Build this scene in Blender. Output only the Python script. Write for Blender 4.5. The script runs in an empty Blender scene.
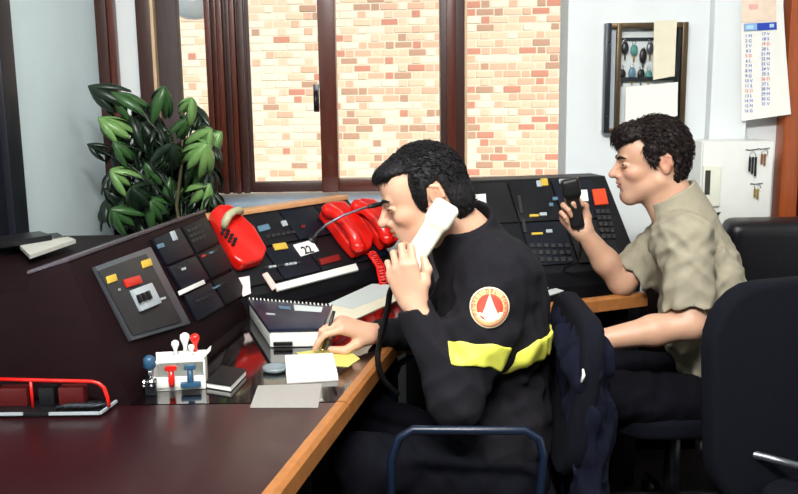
import bpy, bmesh, math, random
import numpy as np
from mathutils import Vector, Matrix

random.seed(7)
rng = np.random.default_rng(7)
sc = bpy.context.scene
COL = sc.collection
PI = math.pi

# ------------------------------------------------------------------ camera
F, CH = 900.0, 1.42
PITCH, ROLL = math.radians(10.0), math.radians(0.8)
cf = Vector((0, math.cos(PITCH), -math.sin(PITCH)))
cr0, cu0 = Vector((1, 0, 0)), Vector((0, math.sin(PITCH), math.cos(PITCH)))
cr = cr0 * math.cos(ROLL) - cu0 * math.sin(ROLL)
cu = cr0 * math.sin(ROLL) + cu0 * math.cos(ROLL)
CAM = Vector((0, 0, CH))
cam_d = bpy.data.cameras.new('camera')
cam_d.sensor_width = 36
cam_d.sensor_fit = 'HORIZONTAL'
cam_d.lens = F / 798 * 36
cam_d.clip_start = 0.02
cam = bpy.data.objects.new('camera', cam_d)
COL.objects.link(cam)
m3 = Matrix((cr, cu, -cf)).transposed()
cam.matrix_world = Matrix.Translation(CAM) @ m3.to_4x4()
sc.camera = cam

# ------------------------------------------------------------------ light
sc.view_settings.view_transform = 'Standard'
sc.view_settings.look = 'None'
sc.view_settings.gamma = 1
sc.view_settings.use_curve_mapping = False
sc.view_settings.exposure = 0.0
W = bpy.data.worlds.new('sky')
sc.world = W
W.use_nodes = True
wn = W.node_tree.nodes
bg = wn['Background']
bg.inputs[0].default_value = (0.62, 0.80, 1.0, 1)
bg.inputs[1].default_value = 0.7
sun_d = bpy.data.lights.new('sun', 'SUN')
sun_d.energy = 5.2
sun_d.angle = math.radians(2)
sun_d.color = (1.0, 0.97, 0.92)
sun = bpy.data.objects.new('sun', sun_d)
COL.objects.link(sun)
sun.rotation_euler = Vector((-0.45, 0.75, -0.8)).to_track_quat('-Z', 'Y').to_euler()


def area(name, loc, target, size, power, color):
    d = bpy.data.lights.new(name, 'AREA')
    d.shape = 'RECTANGLE'
    d.size, d.size_y = size
    d.energy = power
    d.color = color
    o = bpy.data.objects.new(name, d)
    COL.objects.link(o)
    o.location = loc
    o.rotation_euler = (Vector(target) - Vector(loc)).to_track_quat('-Z', 'Y').to_euler()
    return o


# added unseen fill light at the front, then the room's fluorescent ceiling lamp
area('front_fill_light', (-0.1, 0.25, 2.70), (0.35, 2.7, 1.0), (1.2, 0.3), 155, (1.0, 0.97, 0.93))
area('ceiling_lamp_light', (0.6, 1.7, 2.75), (0.6, 1.7, 0), (1.2, 0.3), 18, (1.0, 0.97, 0.92))


# ------------------------------------------------------------------ pixel helpers
def ray(px, py):
    return cf + cr * ((px - 399) / F) - cu * ((py - 247) / F)


def at(px, py, Y):
    d = ray(px, py)
    return CAM + d * (Y / d.y)


def onz(px, py, z):
    d = ray(px, py)
    return CAM + d * ((z - CH) / d.z)


def onx(px, py, X):
    d = ray(px, py)
    return CAM + d * (X / d.x)


class Plane:
    def __init__(s, a, b, c):
        s.p = Vector(a)
        s.n = (Vector(b) - s.p).cross(Vector(c) - s.p).normalized()
        if s.n.dot(CAM - s.p) < 0:
            s.n = -s.n

    def at(s, px, py, lift=0.0):
        d = ray(px, py)
        q = s.p + s.n * lift
        return CAM + d * ((q - CAM).dot(s.n) / d.dot(s.n))


# ------------------------------------------------------------------ materials
def lin(c):
    return tuple(((x / 255) / 12.92 if x / 255 <= 0.04045 else ((x / 255 + 0.055) / 1.055) ** 2.4) for x in c)


MATS = {}


def M(name, rgb, rough=0.5, metal=0.0, var=0.08, scale=18.0, bump=0.0, bscale=120.0, spec=0.5, coat=0.0,
      stretch=None, emit=0.0, attr=False, sss=0.0):
    if name in MATS:
        return MATS[name]
    m = bpy.data.materials.new(name)
    m.use_nodes = True
    nt = m.node_tree
    n, l = nt.nodes, nt.links
    b = n['Principled BSDF']
    c = lin(rgb)
    b.inputs['Roughness'].default_value = rough
    b.inputs['Metallic'].default_value = metal
    b.inputs['Specular IOR Level'].default_value = spec
    b.inputs['Coat Weight'].default_value = coat
    b.inputs['Coat Roughness'].default_value = 0.08
    tc = n.new('ShaderNodeTexCoord')
    mp = n.new('ShaderNodeMapping')
    l.new(tc.outputs['Object'], mp.inputs[0])
    if stretch:
        mp.inputs['Scale'].default_value = stretch
    nz = n.new('ShaderNodeTexNoise')
    nz.inputs['Scale'].default_value = scale
    nz.inputs['Detail'].default_value = 5
    l.new(mp.outputs[0], nz.inputs['Vector'])
    mx = n.new('ShaderNodeMix')
    mx.data_type = 'RGBA'
    l.new(nz.outputs['Fac'], mx.inputs[0])
    if attr:
        at_ = n.new('ShaderNodeAttribute')
        at_.attribute_name = 'Col'
        mx.blend_type = 'MULTIPLY'
        mx.inputs[0].default_value = var
        for k in list(mx.inputs[0].links):
            l.remove(k)
        l.new(at_.outputs['Color'], mx.inputs[6])
        l.new(nz.outputs['Color'], mx.inputs[7])
    else:
        mx.inputs[6].default_value = tuple(max(0, x * (1 - 2 * var)) for x in c) + (1,)
        mx.inputs[7].default_value = tuple(min(1, x * (1 + 2 * var)) for x in c) + (1,)
    l.new(mx.outputs[2], b.inputs['Base Color'])
    if sss:
        b.inputs['Subsurface Weight'].default_value = sss
        b.inputs['Subsurface Radius'].default_value = (0.012, 0.005, 0.003)
        b.inputs['Subsurface Scale'].default_value = 0.6
    if bump:
        n2 = n.new('ShaderNodeTexNoise')
        n2.inputs['Scale'].default_value = bscale
        n2.inputs['Detail'].default_value = 4
        l.new(mp.outputs[0], n2.inputs['Vector'])
        bp = n.new('ShaderNodeBump')
        bp.inputs['Strength'].default_value = bump
        bp.inputs['Distance'].default_value = 0.004
        l.new(n2.outputs['Fac'], bp.inputs['Height'])
        l.new(bp.outputs[0], b.inputs['Normal'])
    if emit:
        b.inputs['Emission Color'].default_value = c + (1,)
        b.inputs['Emission Strength'].default_value = emit
    MATS[name] = m
    return m


def glass_mat(name, tint=(1, 1, 1), gloss=1.0):
    m = bpy.data.materials.new(name)
    m.use_nodes = True
    n, l = m.node_tree.nodes, m.node_tree.links
    n.remove(n['Principled BSDF'])
    out = n['Material Output']
    tr = n.new('ShaderNodeBsdfTransparent')
    tr.inputs[0].default_value = tint + (1,)
    gl = n.new('ShaderNodeBsdfGlossy')
    gl.inputs['Roughness'].default_value = 0.02
    fr = n.new('ShaderNodeFresnel')
    fr.inputs[0].default_value = 1.45
    mx = n.new('ShaderNodeMixShader')
    l.new(fr.outputs[0], mx.inputs[0])
    l.new(tr.outputs[0], mx.inputs[1])
    l.new(gl.outputs[0], mx.inputs[2])
    l.new(mx.outputs[0], out.inputs[0])
    return m


plaster = M('white_plaster', (226, 232, 234), 0.85, var=0.02, scale=6, bump=0.08, bscale=60)
plaster_blue = M('pale_blue_plaster', (222, 240, 244), 0.85, var=0.03, scale=5, bump=0.08, bscale=60)
ceil_m = M('ceiling_paint', (215, 215, 210), 0.9, var=0.02)
floor_m = M('dark_linoleum', (42, 36, 36), 0.5, var=0.15, scale=30)
wood_red = M('varnished_red_wood', (80, 33, 20), 0.32, var=0.28, scale=7, stretch=(14, 14, 0.9), coat=0.3, bump=0.05)
wood_dark = M('dark_brown_wood', (56, 28, 22), 0.4, var=0.25, scale=7, stretch=(14, 14, 0.9))
wood_grey = M('weathered_grey_brown_wood', (66, 54, 54), 0.6, var=0.2, scale=9, stretch=(10, 10, 0.8))
wood_pale = M('pale_wood_bead', (206, 176, 140), 0.5, var=0.12, scale=9, stretch=(10, 10, 0.8))
wood_orange = M('orange_door_wood', (160, 78, 34), 0.35, var=0.18, scale=6, stretch=(12, 12, 0.8), coat=0.2)
oak = M('oak_edging', (158, 102, 54), 0.4, var=0.16, scale=6, stretch=(8, 8, 8), bump=0.05)
oak_pale = M('pale_oak_rail', (214, 160, 112), 0.45, var=0.1, scale=10)
maroon = M('maroon_laminate', (40, 10, 15), 0.34, var=0.12, scale=40, coat=0.08)
maroon_dark = M('dark_maroon_panel', (24, 9, 13), 0.55, var=0.12, scale=30, spec=.12)
black_desk = M('black_glass_desktop', (14, 8, 9), 0.06, var=0.1, coat=0.6)
black = M('black_plastic', (13, 13, 16), 0.4, var=0.15, scale=40)
black_soft = M('black_matt_panel', (14, 15, 20), 0.5, var=0.2, scale=30, spec=.3)
navy_panel = M('navy_black_panel', (14, 18, 30), 0.45, var=0.2, scale=30, spec=.3)
grey_strip = M('grey_console_top', (84, 78, 86), 0.35, var=0.08)
bezel = M('grey_metal_bezel', (98, 104, 112), 0.35, 0.6, var=0.08)
panel_grey = M('dark_grey_panel', (40, 40, 42), 0.5, var=0.1)
key_grey = M('pale_grey_plastic', (168, 178, 184), 0.45, var=0.04)
white_pl = M('white_plastic', (232, 234, 230), 0.35, var=0.02)
cream_pl = M('cream_plastic', (228, 230, 214), 0.3, var=0.02, coat=0.2)
olive_pl = M('khaki_plastic', (176, 174, 140), 0.35, var=0.05)
red_pl = M('red_plastic', (214, 24, 14), 0.28, var=0.06, coat=0.3)
red_lamp = M('red_lamp_lens', (190, 44, 30), 0.3, var=0.06)
orange_key = M('orange_red_keys', (226, 74, 36), 0.4, var=0.05)
yellow_key = M('yellow_label', (206, 172, 60), 0.5, var=0.05)
blue_key = M('blue_grey_key', (86, 120, 142), 0.45, var=0.05)
teal_key = M('teal_key', (70, 130, 126), 0.45, var=0.05)
blue_pl = M('steel_blue_plastic', (38, 78, 108), 0.4, var=0.06)
paper = M('white_paper', (238, 238, 232), 0.8, var=0.02)
paper_grey = M('grey_printed_paper', (150, 146, 142), 0.8, var=0.05, scale=90)
paper_blue = M('pale_blue_paper', (200, 208, 206), 0.8, var=0.04)
paper_yellow = M('yellow_paper', (206, 200, 110), 0.8, var=0.05)
paper_cream = M('cream_paper', (226, 220, 196), 0.8, var=0.04)
ink = M('black_ink', (28, 30, 40), 0.7, var=0.05)
ink_blue = M('blue_ink', (50, 90, 190), 0.7, var=0.05)
ink_red = M('red_ink', (220, 90, 80), 0.7, var=0.05)
blue_bar = M('blue_print', (36, 66, 178), 0.6, var=0.04)
lightblue_bar = M('light_blue_print', (140, 180, 222), 0.6, var=0.04)
peach_print = M('peach_print', (240, 216, 196), 0.7, var=0.1, scale=30)
chrome = M('chrome', (200, 205, 210), 0.15, 1.0, var=0.02)
steel_dark = M('dark_steel', (58, 62, 68), 0.35, 0.8, var=0.05)
bronze = M('bronze_frame', (92, 76, 56), 0.35, 0.7, var=0.1)
brass = M('brass', (190, 160, 96), 0.3, 0.9, var=0.06)
blue_tube = M('dark_blue_enamel_tube', (12, 26, 48), 0.35, var=0.05, coat=0.1)
chair_fab = M('navy_chair_fabric', (11, 13, 22), 0.95, var=0.2, scale=60, bump=0.3, bscale=500, spec=0.15)
leather = M('black_leather', (16, 15, 20), 0.32, var=0.15, scale=25, bump=0.2, bscale=200)
jacket_m = M('charcoal_black_jacket_cloth', (26, 25, 30), 0.9, var=0.12, scale=40, bump=0.25, bscale=400, spec=0.15)
navy_cloth = M('navy_cloth', (15, 18, 33), 0.95, var=0.15, scale=40, bump=0.3, bscale=400, spec=0.12)
trouser_m = M('dark_navy_trouser_cloth', (14, 15, 22), 0.95, var=0.15, scale=40, bump=0.2, bscale=400, spec=0.1)
shirt_m = M('grey_green_shirt_cloth', (152, 146, 128), 0.9, var=0.05, scale=50, bump=0.2, bscale=500, spec=0.15)
band_m = M('fluorescent_yellow_band', (232, 234, 92), 0.6, var=0.04, scale=60)
patch_edge = M('cream_embroidery', (240, 224, 188), 0.8, var=0.08, scale=200)
patch_red = M('red_embroidery', (214, 66, 50), 0.8, var=0.1, scale=200)
skin_m = M('skin', (220, 170, 140), 0.48, var=0.16, scale=40, attr=True, bump=0.08, bscale=300, sss=0.15)
hair_black = M('black_hair', (16, 14, 17), 0.62, var=0.3, scale=90, spec=.25)
hair_brown = M('dark_brown_hair', (26, 17, 16), 0.62, var=0.35, scale=70, spec=.25)
shoe_m = M('black_shoe_leather', (14, 13, 14), 0.35)
eye_w = M('eye_white_shaded', (200, 188, 178), 0.2, var=0.02)  # darkened with the shade that falls on the eye
iris_m = M('dark_iris', (36, 24, 18), 0.15, var=0.05)
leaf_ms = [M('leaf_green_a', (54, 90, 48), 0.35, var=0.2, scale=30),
           M('leaf_green_lit', (108, 148, 84), 0.35, var=0.2, scale=30),
           M('leaf_green_shaded', (22, 40, 26), 0.38, var=0.2, scale=30)]  # lit and shaded tones of the same leaf green
stem_m = M('plant_stem', (70, 66, 40), 0.7, var=0.15)
pot_m = M('terracotta_pot', (140, 72, 46), 0.8, var=0.1)
soil_m = M('potting_soil', (34, 24, 18), 0.95, var=0.2, scale=80)
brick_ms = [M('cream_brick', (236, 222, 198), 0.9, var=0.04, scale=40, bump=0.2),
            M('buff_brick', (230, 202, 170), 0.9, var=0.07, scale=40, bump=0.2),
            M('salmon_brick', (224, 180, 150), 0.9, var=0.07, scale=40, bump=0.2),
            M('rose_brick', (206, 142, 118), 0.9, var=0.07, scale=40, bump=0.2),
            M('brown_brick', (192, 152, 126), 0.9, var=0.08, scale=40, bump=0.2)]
mortar = M('pale_mortar', (228, 214, 188), 0.95, var=0.05, scale=60, bump=0.2)
ground_m = M('outside_paving', (190, 180, 165), 0.9, var=0.1, scale=8)
lamp_blue = M('pale_blue_glazed_glass', (236, 248, 252), 0.25, var=0.04)
pane_m = glass_mat('window_glass')


# ------------------------------------------------------------------ mesh helpers
ROOT = {}


def base_of(p):
    while p is not None and p.parent is not None:
        p = p.parent
    return ROOT.get(p.name, Vector((0, 0, 0))) if p is not None else Vector((0, 0, 0))


def V(*a):
    return Vector(a)


class MB:
    def __init__(s):
        s.v, s.f = [], []

    def add(s, vs, fs):
        o = len(s.v)
        s.v += [tuple(v) for v in vs]
        s.f += [tuple(i + o for i in f) for f in fs]
        return s

    def box(s, c, d, R=None):
        c = Vector(c)
        vs = []
        for sx in (-.5, .5):
            for sy in (-.5, .5):
                for sz in (-.5, .5):
                    q = Vector((sx * d[0], sy * d[1], sz * d[2]))
                    vs.append(c + (R @ q if R is not None else q))
        return s.add(vs, [(0, 1, 3, 2), (4, 6, 7, 5), (0, 4, 5, 1), (2, 3, 7, 6), (0, 2, 6, 4), (1, 5, 7, 3)])

    def prism(s, poly, off):
        n = len(poly)
        off = Vector(off)
        a = [Vector(p) for p in poly]
        b = [p + off for p in a]
        fs = [tuple(range(n))[::-1], tuple(range(n, 2 * n))]
        for i in range(n):
            j = (i + 1) % n
            fs.append((i, j, n + j, n + i))
        return s.add(a + b, fs)

    def loft(s, A, B):
        n = len(A)
        fs = [tuple(range(n))[::-1], tuple(range(n, 2 * n))]
        for i in range(n):
            j = (i + 1) % n
            fs.append((i, j, n + j, n + i))
        return s.add(list(A) + list(B), fs)

    def tube(s, pts, r, n=10, caps=True):
        pts = [Vector(p) for p in pts]
        rs = r if isinstance(r, (list, tuple)) else [r] * len(pts)
        up = None
        rings = []
        for i, p in enumerate(pts):
            t = (pts[min(i + 1, len(pts) - 1)] - pts[max(i - 1, 0)]).normalized()
            if up is None:
                up = t.orthogonal().normalized()
            up = (up - t * up.dot(t)).normalized()
            w = t.cross(up)
            rings.append([p + (up * math.cos(2 * PI * k / n) + w * math.sin(2 * PI * k / n)) * rs[i] for k in range(n)])
        vs = [v for q in rings for v in q]
        fs = []
        for i in range(len(pts) - 1):
            for k in range(n):
                a, b = i * n + k, i * n + (k + 1) % n
                fs.append((a, b, b + n, a + n))
        if caps:
            fs.append(tuple(range(n))[::-1])
            fs.append(tuple(range((len(pts) - 1) * n, len(pts) * n)))
        return s.add(vs, fs)

    def lathe(s, prof, c, n=20, ax=None):
        c = Vector(c)
        Q = Vector((0, 0, 1)).rotation_difference(Vector(ax)) if ax is not None else None
        vs, fs = [], []
        for (r, z) in prof:
            for k in range(n):
                q = Vector((r * math.cos(2 * PI * k / n), r * math.sin(2 * PI * k / n), z))
                vs.append(c + (Q @ q if Q else q))
        for i in range(len(prof) - 1):
            for k in range(n):
                a, b = i * n + k, i * n + (k + 1) % n
                fs.append((a, b, b + n, a + n))
        fs.append(tuple(range(n))[::-1])
        fs.append(tuple(range((len(prof) - 1) * n, len(prof) * n)))
        return s.add(vs, fs)

    def mesh(s, name, mat, off=(0, 0, 0), bevel=0.0, smooth=False, seg=2):
        off = Vector(off)
        me = bpy.data.meshes.new(name)
        me.from_pydata([tuple(Vector(v) - off) for v in s.v], [], s.f)
        bm = bmesh.new()
        bm.from_mesh(me)
        bmesh.ops.recalc_face_normals(bm, faces=bm.faces)
        if bevel:
            es = [e for e in bm.edges if len(e.link_faces) == 2 and e.calc_face_angle(0) > 0.5]
            bmesh.ops.bevel(bm, geom=es, offset=bevel, segments=seg, profile=0.6, affect='EDGES', clamp_overlap=True)
        bm.to_mesh(me)
        bm.free()
        if smooth or bevel:
            me.polygons.foreach_set('use_smooth', [True] * len(me.polygons))
            if bevel or smooth == 'angle':
                me.set_sharp_from_angle(angle=math.radians(40))
        me.materials.append(mat)
        return me


def thing(name, label, cat, loc, group=None):
    o = bpy.data.objects.new(name, None)
    COL.objects.link(o)
    o.empty_display_size = 0.05
    o.location = loc
    o['label'] = label
    o['category'] = cat
    if group:
        o['group'] = group
    ROOT[o.name] = Vector(loc)
    return o


def part(mb, name, mat, parent, bevel=0.0, smooth=False, label=None, seg=2):
    me = mb.mesh(name, mat, base_of(parent), bevel, smooth, seg)
    o = bpy.data.objects.new(name, me)
    COL.objects.link(o)
    o.parent = parent
    if label:
        o['label'] = label
    return o


def solo(mb, name, mat, label, cat, group=None, bevel=0.0, smooth=False, seg=2):
    vs = np.array(mb.v)
    c = (vs.min(0) + vs.max(0)) / 2
    c[2] = vs[:, 2].min()
    me = mb.mesh(name, mat, Vector(c), bevel, smooth, seg)
    o = bpy.data.objects.new(name, me)
    COL.objects.link(o)
    o.location = c
    ROOT[o.name] = Vector(c)
    o['label'] = label
    o['category'] = cat
    if group:
        o['group'] = group
    return o


def struct(mb, name, mat, bevel=0.0, smooth=False):
    me = mb.mesh(name, mat, (0, 0, 0), bevel, smooth)
    o = bpy.data.objects.new(name, me)
    COL.objects.link(o)
    o['kind'] = 'structure'
    ROOT[o.name] = Vector((0, 0, 0))
    return o


def inst(name, me, parent, mtx):
    o = bpy.data.objects.new(name, me)
    COL.objects.link(o)
    o.parent = parent
    o.matrix_basis = Matrix.Translation(-base_of(parent)) @ mtx
    return o


def frame_mtx(o, x, y, z):
    m = Matrix((x, y, z)).transposed().to_4x4()
    m.translation = Vector(o)
    return m


def text_part(txt, size, mtx, mat, parent, name='lettering', depth=0.0004, spacing=1.0, line=1.0, bold=0.0):
    cu_ = bpy.data.curves.new('txt', 'FONT')
    cu_.body = txt
    cu_.size = size
    cu_.align_x = 'CENTER'
    cu_.align_y = 'CENTER'
    cu_.extrude = depth
    cu_.offset = bold
    cu_.space_character = spacing
    cu_.space_line = line
    cu_.resolution_u = 3
    t = bpy.data.objects.new('txt', cu_)
    COL.objects.link(t)
    dg = bpy.context.evaluated_depsgraph_get()
    me = bpy.data.meshes.new_from_object(t.evaluated_get(dg))
    bpy.data.objects.remove(t)
    bpy.data.curves.remove(cu_)
    me.materials.clear()
    me.materials.append(mat)
    return inst(name, me, parent, mtx)


def slab(pl, pxs, th, lift=0.0):
    """panel lying on a plane, outlined by pixel corners, th thick"""
    a = [pl.at(x, y, lift) for x, y in pxs]
    return MB().prism(a, pl.n * th)


# ------------------------------------------------------------------ implicit surfaces for bodies and cloth
def A3(v):
    return np.array((v[0], v[1], v[2]), float)


def rc(a, b, r1, r2, k=0.02, op='u'):
    a, b = A3(a), A3(b)
    ab = b - a
    L = max(ab @ ab, 1e-12)

    def fn(P):
        q = P - a
        t = np.clip(q @ ab / L, 0, 1)
        q = q - t[:, None] * ab
        return np.sqrt((q * q).sum(1)) - (r1 + (r2 - r1) * t)
    return (fn, k, op)


def el(c, r, R=None, k=0.02, op='u'):
    c, r = A3(c), A3(r)
    R = np.eye(3) if R is None else np.array(R)

    def fn(P):
        q = (P - c) @ R
        k0 = np.sqrt(((q / r) ** 2).sum(1))
        k1 = np.sqrt(((q / (r * r)) ** 2).sum(1))
        return np.where(k1 > 1e-9, k0 * (k0 - 1) / np.maximum(k1, 1e-9), -r.min())
    return (fn, k, op)


def rbox(c, h, r, R=None, k=0.02, op='u'):
    c, h = A3(c), A3(h) - r
    R = np.eye(3) if R is None else np.array(R)

    def fn(P):
        q = np.abs((P - c) @ R) - h
        return np.sqrt((np.maximum(q, 0) ** 2).sum(1)) + np.minimum(q.max(1), 0) - r
    return (fn, k, op)


def half(p, n, k=0.004):
    """keep the side of the plane opposite to n"""
    p, n = A3(p), A3(n)
    n = n / np.linalg.norm(n)
    return (lambda P: (P - p) @ n, k, 'i')


def smin(a, b, k):
    h = np.clip(0.5 + 0.5 * (b - a) / k, 0, 1)
    return b * (1 - h) + a * h - k * h * (1 - h)


def sdf(prims, P):
    d = np.full(len(P), 9.0)
    for fn, k, op in prims:
        e = fn(P)
        if op == 'u':
            d = smin(d, e, k)
        elif op == 's':
            d = -smin(-d, e, k)
        else:
            d = -smin(-d, -e, k)
    return d


def nets(prims, lo, hi, h, disp=None, B=12):
    lo = np.array(A3(lo))
    hi = np.array(A3(hi))
    nb = np.ceil((hi - lo) / (B * h)).astype(int)
    I = np.stack(np.meshgrid(*[np.arange(n) for n in nb], indexing='ij'), -1).reshape(-1, 3)
    C = lo + (I + 0.5) * B * h
    hd = B * h * 0.87 + 2 * h
    pv = [p[0](C) for p in prims]
    d = np.full(len(C), 9.0)
    for (fn, k, op), e in zip(prims, pv):
        if op == 'u':
            d = smin(d, e, k)
        elif op == 's':
            d = -smin(-d, e, k)
        else:
            d = -smin(-d, -e, k)
    act = np.where(np.abs(d) < hd * 1.5 + 0.03)[0]
    S = B + 2
    g = np.stack(np.meshgrid(*[np.arange(S)] * 3, indexing='ij'), -1).reshape(-1, 3)
    N = (nb * B + 8).astype(np.int64)
    keys, poss, quads = [], [], []
    corners = np.array([[i >> 2 & 1, i >> 1 & 1, i & 1] for i in range(8)])
    edges = [(a, b) for a in range(8) for b in range(a + 1, 8) if bin(a ^ b).count('1') == 1]

    def key(ix):
        return (ix[..., 0].astype(np.int64) * N[1] + ix[..., 1]) * N[2] + ix[..., 2]
    for bi in act:
        pr = [p for p, e in zip(prims, pv) if p[2] == 'i' or e[bi] < hd + 0.09]
        if not any(p[2] == 'u' for p in pr):
            continue
        P = lo + (I[bi] * B + g) * h
        val = sdf(pr, P)
        if disp is not None:
            val = val + disp(P)
        v = val.reshape(S, S, S)
        if v.min() > 0 or v.max() < 0:
            continue
        neg = v < 0
        cs = np.stack([neg[c[0]:c[0] + S - 1, c[1]:c[1] + S - 1, c[2]:c[2] + S - 1] for c in corners])
        sm = cs.sum(0)
        cell = np.argwhere((sm > 0) & (sm < 8))
        if len(cell) == 0:
            continue
        cv = np.stack([v[cell[:, 0] + c[0], cell[:, 1] + c[1], cell[:, 2] + c[2]] for c in corners], 1)
        acc = np.zeros((len(cell), 3))
        cnt = np.zeros(len(cell))
        for a, b in edges:
            va, vb = cv[:, a], cv[:, b]
            m = (va < 0) != (vb < 0)
            t = np.where(m, va / np.where(m, va - vb, 1), 0)
            p = corners[a] + t[:, None] * (corners[b] - corners[a])
            acc += p * m[:, None]
            cnt += m
        pos = lo + (I[bi] * B + cell + acc / cnt[:, None]) * h
        keys.append(key(I[bi] * B + cell))
        poss.append(pos)
        for ax in range(3):
            o = [0, 0, 0]
            o[ax] = 1
            s0 = neg[1:B + 1, 1:B + 1, 1:B + 1]
            s1 = neg[1 + o[0]:B + 1 + o[0], 1 + o[1]:B + 1 + o[1], 1 + o[2]:B + 1 + o[2]]
            e = np.argwhere(s0 != s1)
            if len(e) == 0:
                continue
            flip = s0[e[:, 0], e[:, 1], e[:, 2]]
            e = e + 1 + I[bi] * B
            u, w = [(1, 2), (2, 0), (0, 1)][ax]
            du = np.zeros(3, int)
            dw = np.zeros(3, int)
            du[u] = 1
            dw[w] = 1
            q = np.stack([key(e - du - dw), key(e - dw), key(e), key(e - du)], 1)
            q[~flip] = q[~flip][:, ::-1]
            quads.append(q)
    K = np.concatenate(keys)
    Pp = np.concatenate(poss)
    uk, ui = np.unique(K, return_index=True)
    Q = np.concatenate(quads)
    qi = np.searchsorted(uk, Q)
    qi = np.clip(qi, 0, len(uk) - 1)
    ok = (uk[qi] == Q).all(1)
    return Pp[ui], qi[ok]


def np_mesh(name, P, Q, mat, off=(0, 0, 0), colors=None):
    me = bpy.data.meshes.new(name)
    P = P - A3(off)
    me.vertices.add(len(P))
    me.vertices.foreach_set('co', P.ravel())
    me.loops.add(len(Q) * 4)
    me.loops.foreach_set('vertex_index', Q.ravel().astype(np.int32))
    me.polygons.add(len(Q))
    me.polygons.foreach_set('loop_start', np.arange(0, len(Q) * 4, 4, dtype=np.int32))
    me.update(calc_edges=True)
    me.polygons.foreach_set('use_smooth', [True] * len(Q))
    if colors is not None:
        a = me.color_attributes.new('Col', 'FLOAT_COLOR', 'POINT')
        c4 = np.ones((len(P), 4))
        c4[:, :3] = colors
        a.data.foreach_set('color', c4.ravel())
    me.materials.append(mat)
    return me


def sdf_part(prims, lo, hi, h, name, mat, parent, disp=None, colorfn=None, label=None):
    P, Q = nets(prims, lo, hi, h, disp)
    me = np_mesh(name, P, Q, mat, base_of(parent), colorfn(P) if colorfn else None)
    o = bpy.data.objects.new(name, me)
    COL.objects.link(o)
    o.parent = parent
    if label:
        o['label'] = label
    return o, P


def waves(seed, amp, wl, n=9, squash=(1, 1, 1)):
    r = np.random.default_rng(seed)
    ks = r.normal(size=(n, 3)) * np.array(squash)
    ks = ks / np.linalg.norm(ks, axis=1)[:, None] * (2 * PI / (wl * r.uniform(0.6, 1.7, n)))[:, None]
    ph = r.uniform(0, 6.28, n)
    am = r.uniform(0.5, 1.0, n) * amp / math.sqrt(n)

    def fn(P):
        s = np.sin(P @ ks.T + ph)
        return ((1 - 2 * np.abs(s)) * am).sum(1)
    return fn


def folds(seed, amp, wl, n=7, squash=(1, 1, 1)):
    """soft cloth folds: warped long waves"""
    r = np.random.default_rng(seed)
    ks = r.normal(size=(n, 3)) * np.array(squash)
    ks = ks / np.linalg.norm(ks, axis=1)[:, None] * (2 * PI / (wl * r.uniform(0.7, 1.6, n)))[:, None]
    k2 = r.normal(size=(n, 3))
    k2 = k2 / np.linalg.norm(k2, axis=1)[:, None] * (2 * PI / (wl * 1.7))
    ph, p2 = r.uniform(0, 6.28, n), r.uniform(0, 6.28, n)
    am = r.uniform(0.5, 1.0, n) * amp / math.sqrt(n)

    def fn(P):
        q = np.sin(P @ ks.T + ph + 1.1 * np.sin(P @ k2.T + p2))
        return ((np.sqrt(q * q + .08) * 2 - 1.1) * am).sum(1)
    return fn


def calm(fn, c, r0=.085, r1=.16):
    """cloth folds fading out towards a collar"""
    c = A3(c)
    return lambda P: fn(P) * np.clip((np.linalg.norm(P - c, axis=1) - r0) / (r1 - r0), .08, 1)


def cut_end(hem, dv_, rad=.11, off=.012):
    """flat hem: remove what lies beyond the end of a sleeve or collar, near its axis only"""
    n = A3(dv_) / np.linalg.norm(A3(dv_))
    h_ = A3(hem)

    def fn(P):
        q = P - h_
        a = q @ n
        rr = np.sqrt(np.maximum((q * q).sum(1) - a * a, 0))
        return np.maximum(np.maximum(-(a - off), rr - rad), a - .14)
    return (fn, .004, 's')


def collar_prims(H, neck, r0, r1, hgt, lean=(0, 0, 0)):
    n0 = A3(neck)
    ax = H.p(-.032, 0, -.045) - n0
    ax = ax / np.linalg.norm(ax) + np.array(lean)
    ax = ax / np.linalg.norm(ax)
    top = n0 + ax * hgt
    return [rc(n0 - ax * .04, top, r0, r1, .02), cut_end(top, ax, .10, .0),
            rc(n0 + ax * (hgt - .025), top + ax * .08, r1 - .014, r1 - .006, .004, 's')]


def bounds(pts, pad):
    a = np.array([A3(p) for p in pts])
    return a.min(0) - pad, a.max(0) + pad


class Fr:
    """local frame: origin and three axes"""
    def __init__(s, o, x, y, z):
        s.o, s.x, s.y, s.z = A3(o), A3(x), A3(y), A3(z)
        s.R = np.stack([s.x, s.y, s.z], 1)

    def p(s, x, y, z):
        return s.o + s.x * x + s.y * y + s.z * z

    def loc(s, P):
        return (P - s.o) @ s.R


def head_frame(o, pitch, yaw, tilt=0.0):
    """faces -X; pitch>0 looks down, yaw>0 turns away from the camera, tilt leans the crown"""
    p, y = math.radians(pitch), math.radians(yaw)
    fx = Vector((-math.cos(y) * math.cos(p), math.sin(y) * math.cos(p), -math.sin(p)))
    fy = Vector((0, 0, 1)).cross(fx).normalized()
    q = Matrix.Rotation(math.radians(tilt), 3, fx)
    fy = q @ fy
    fz = fx.cross(fy)
    return Fr(o, fx, fy, fz)


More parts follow.
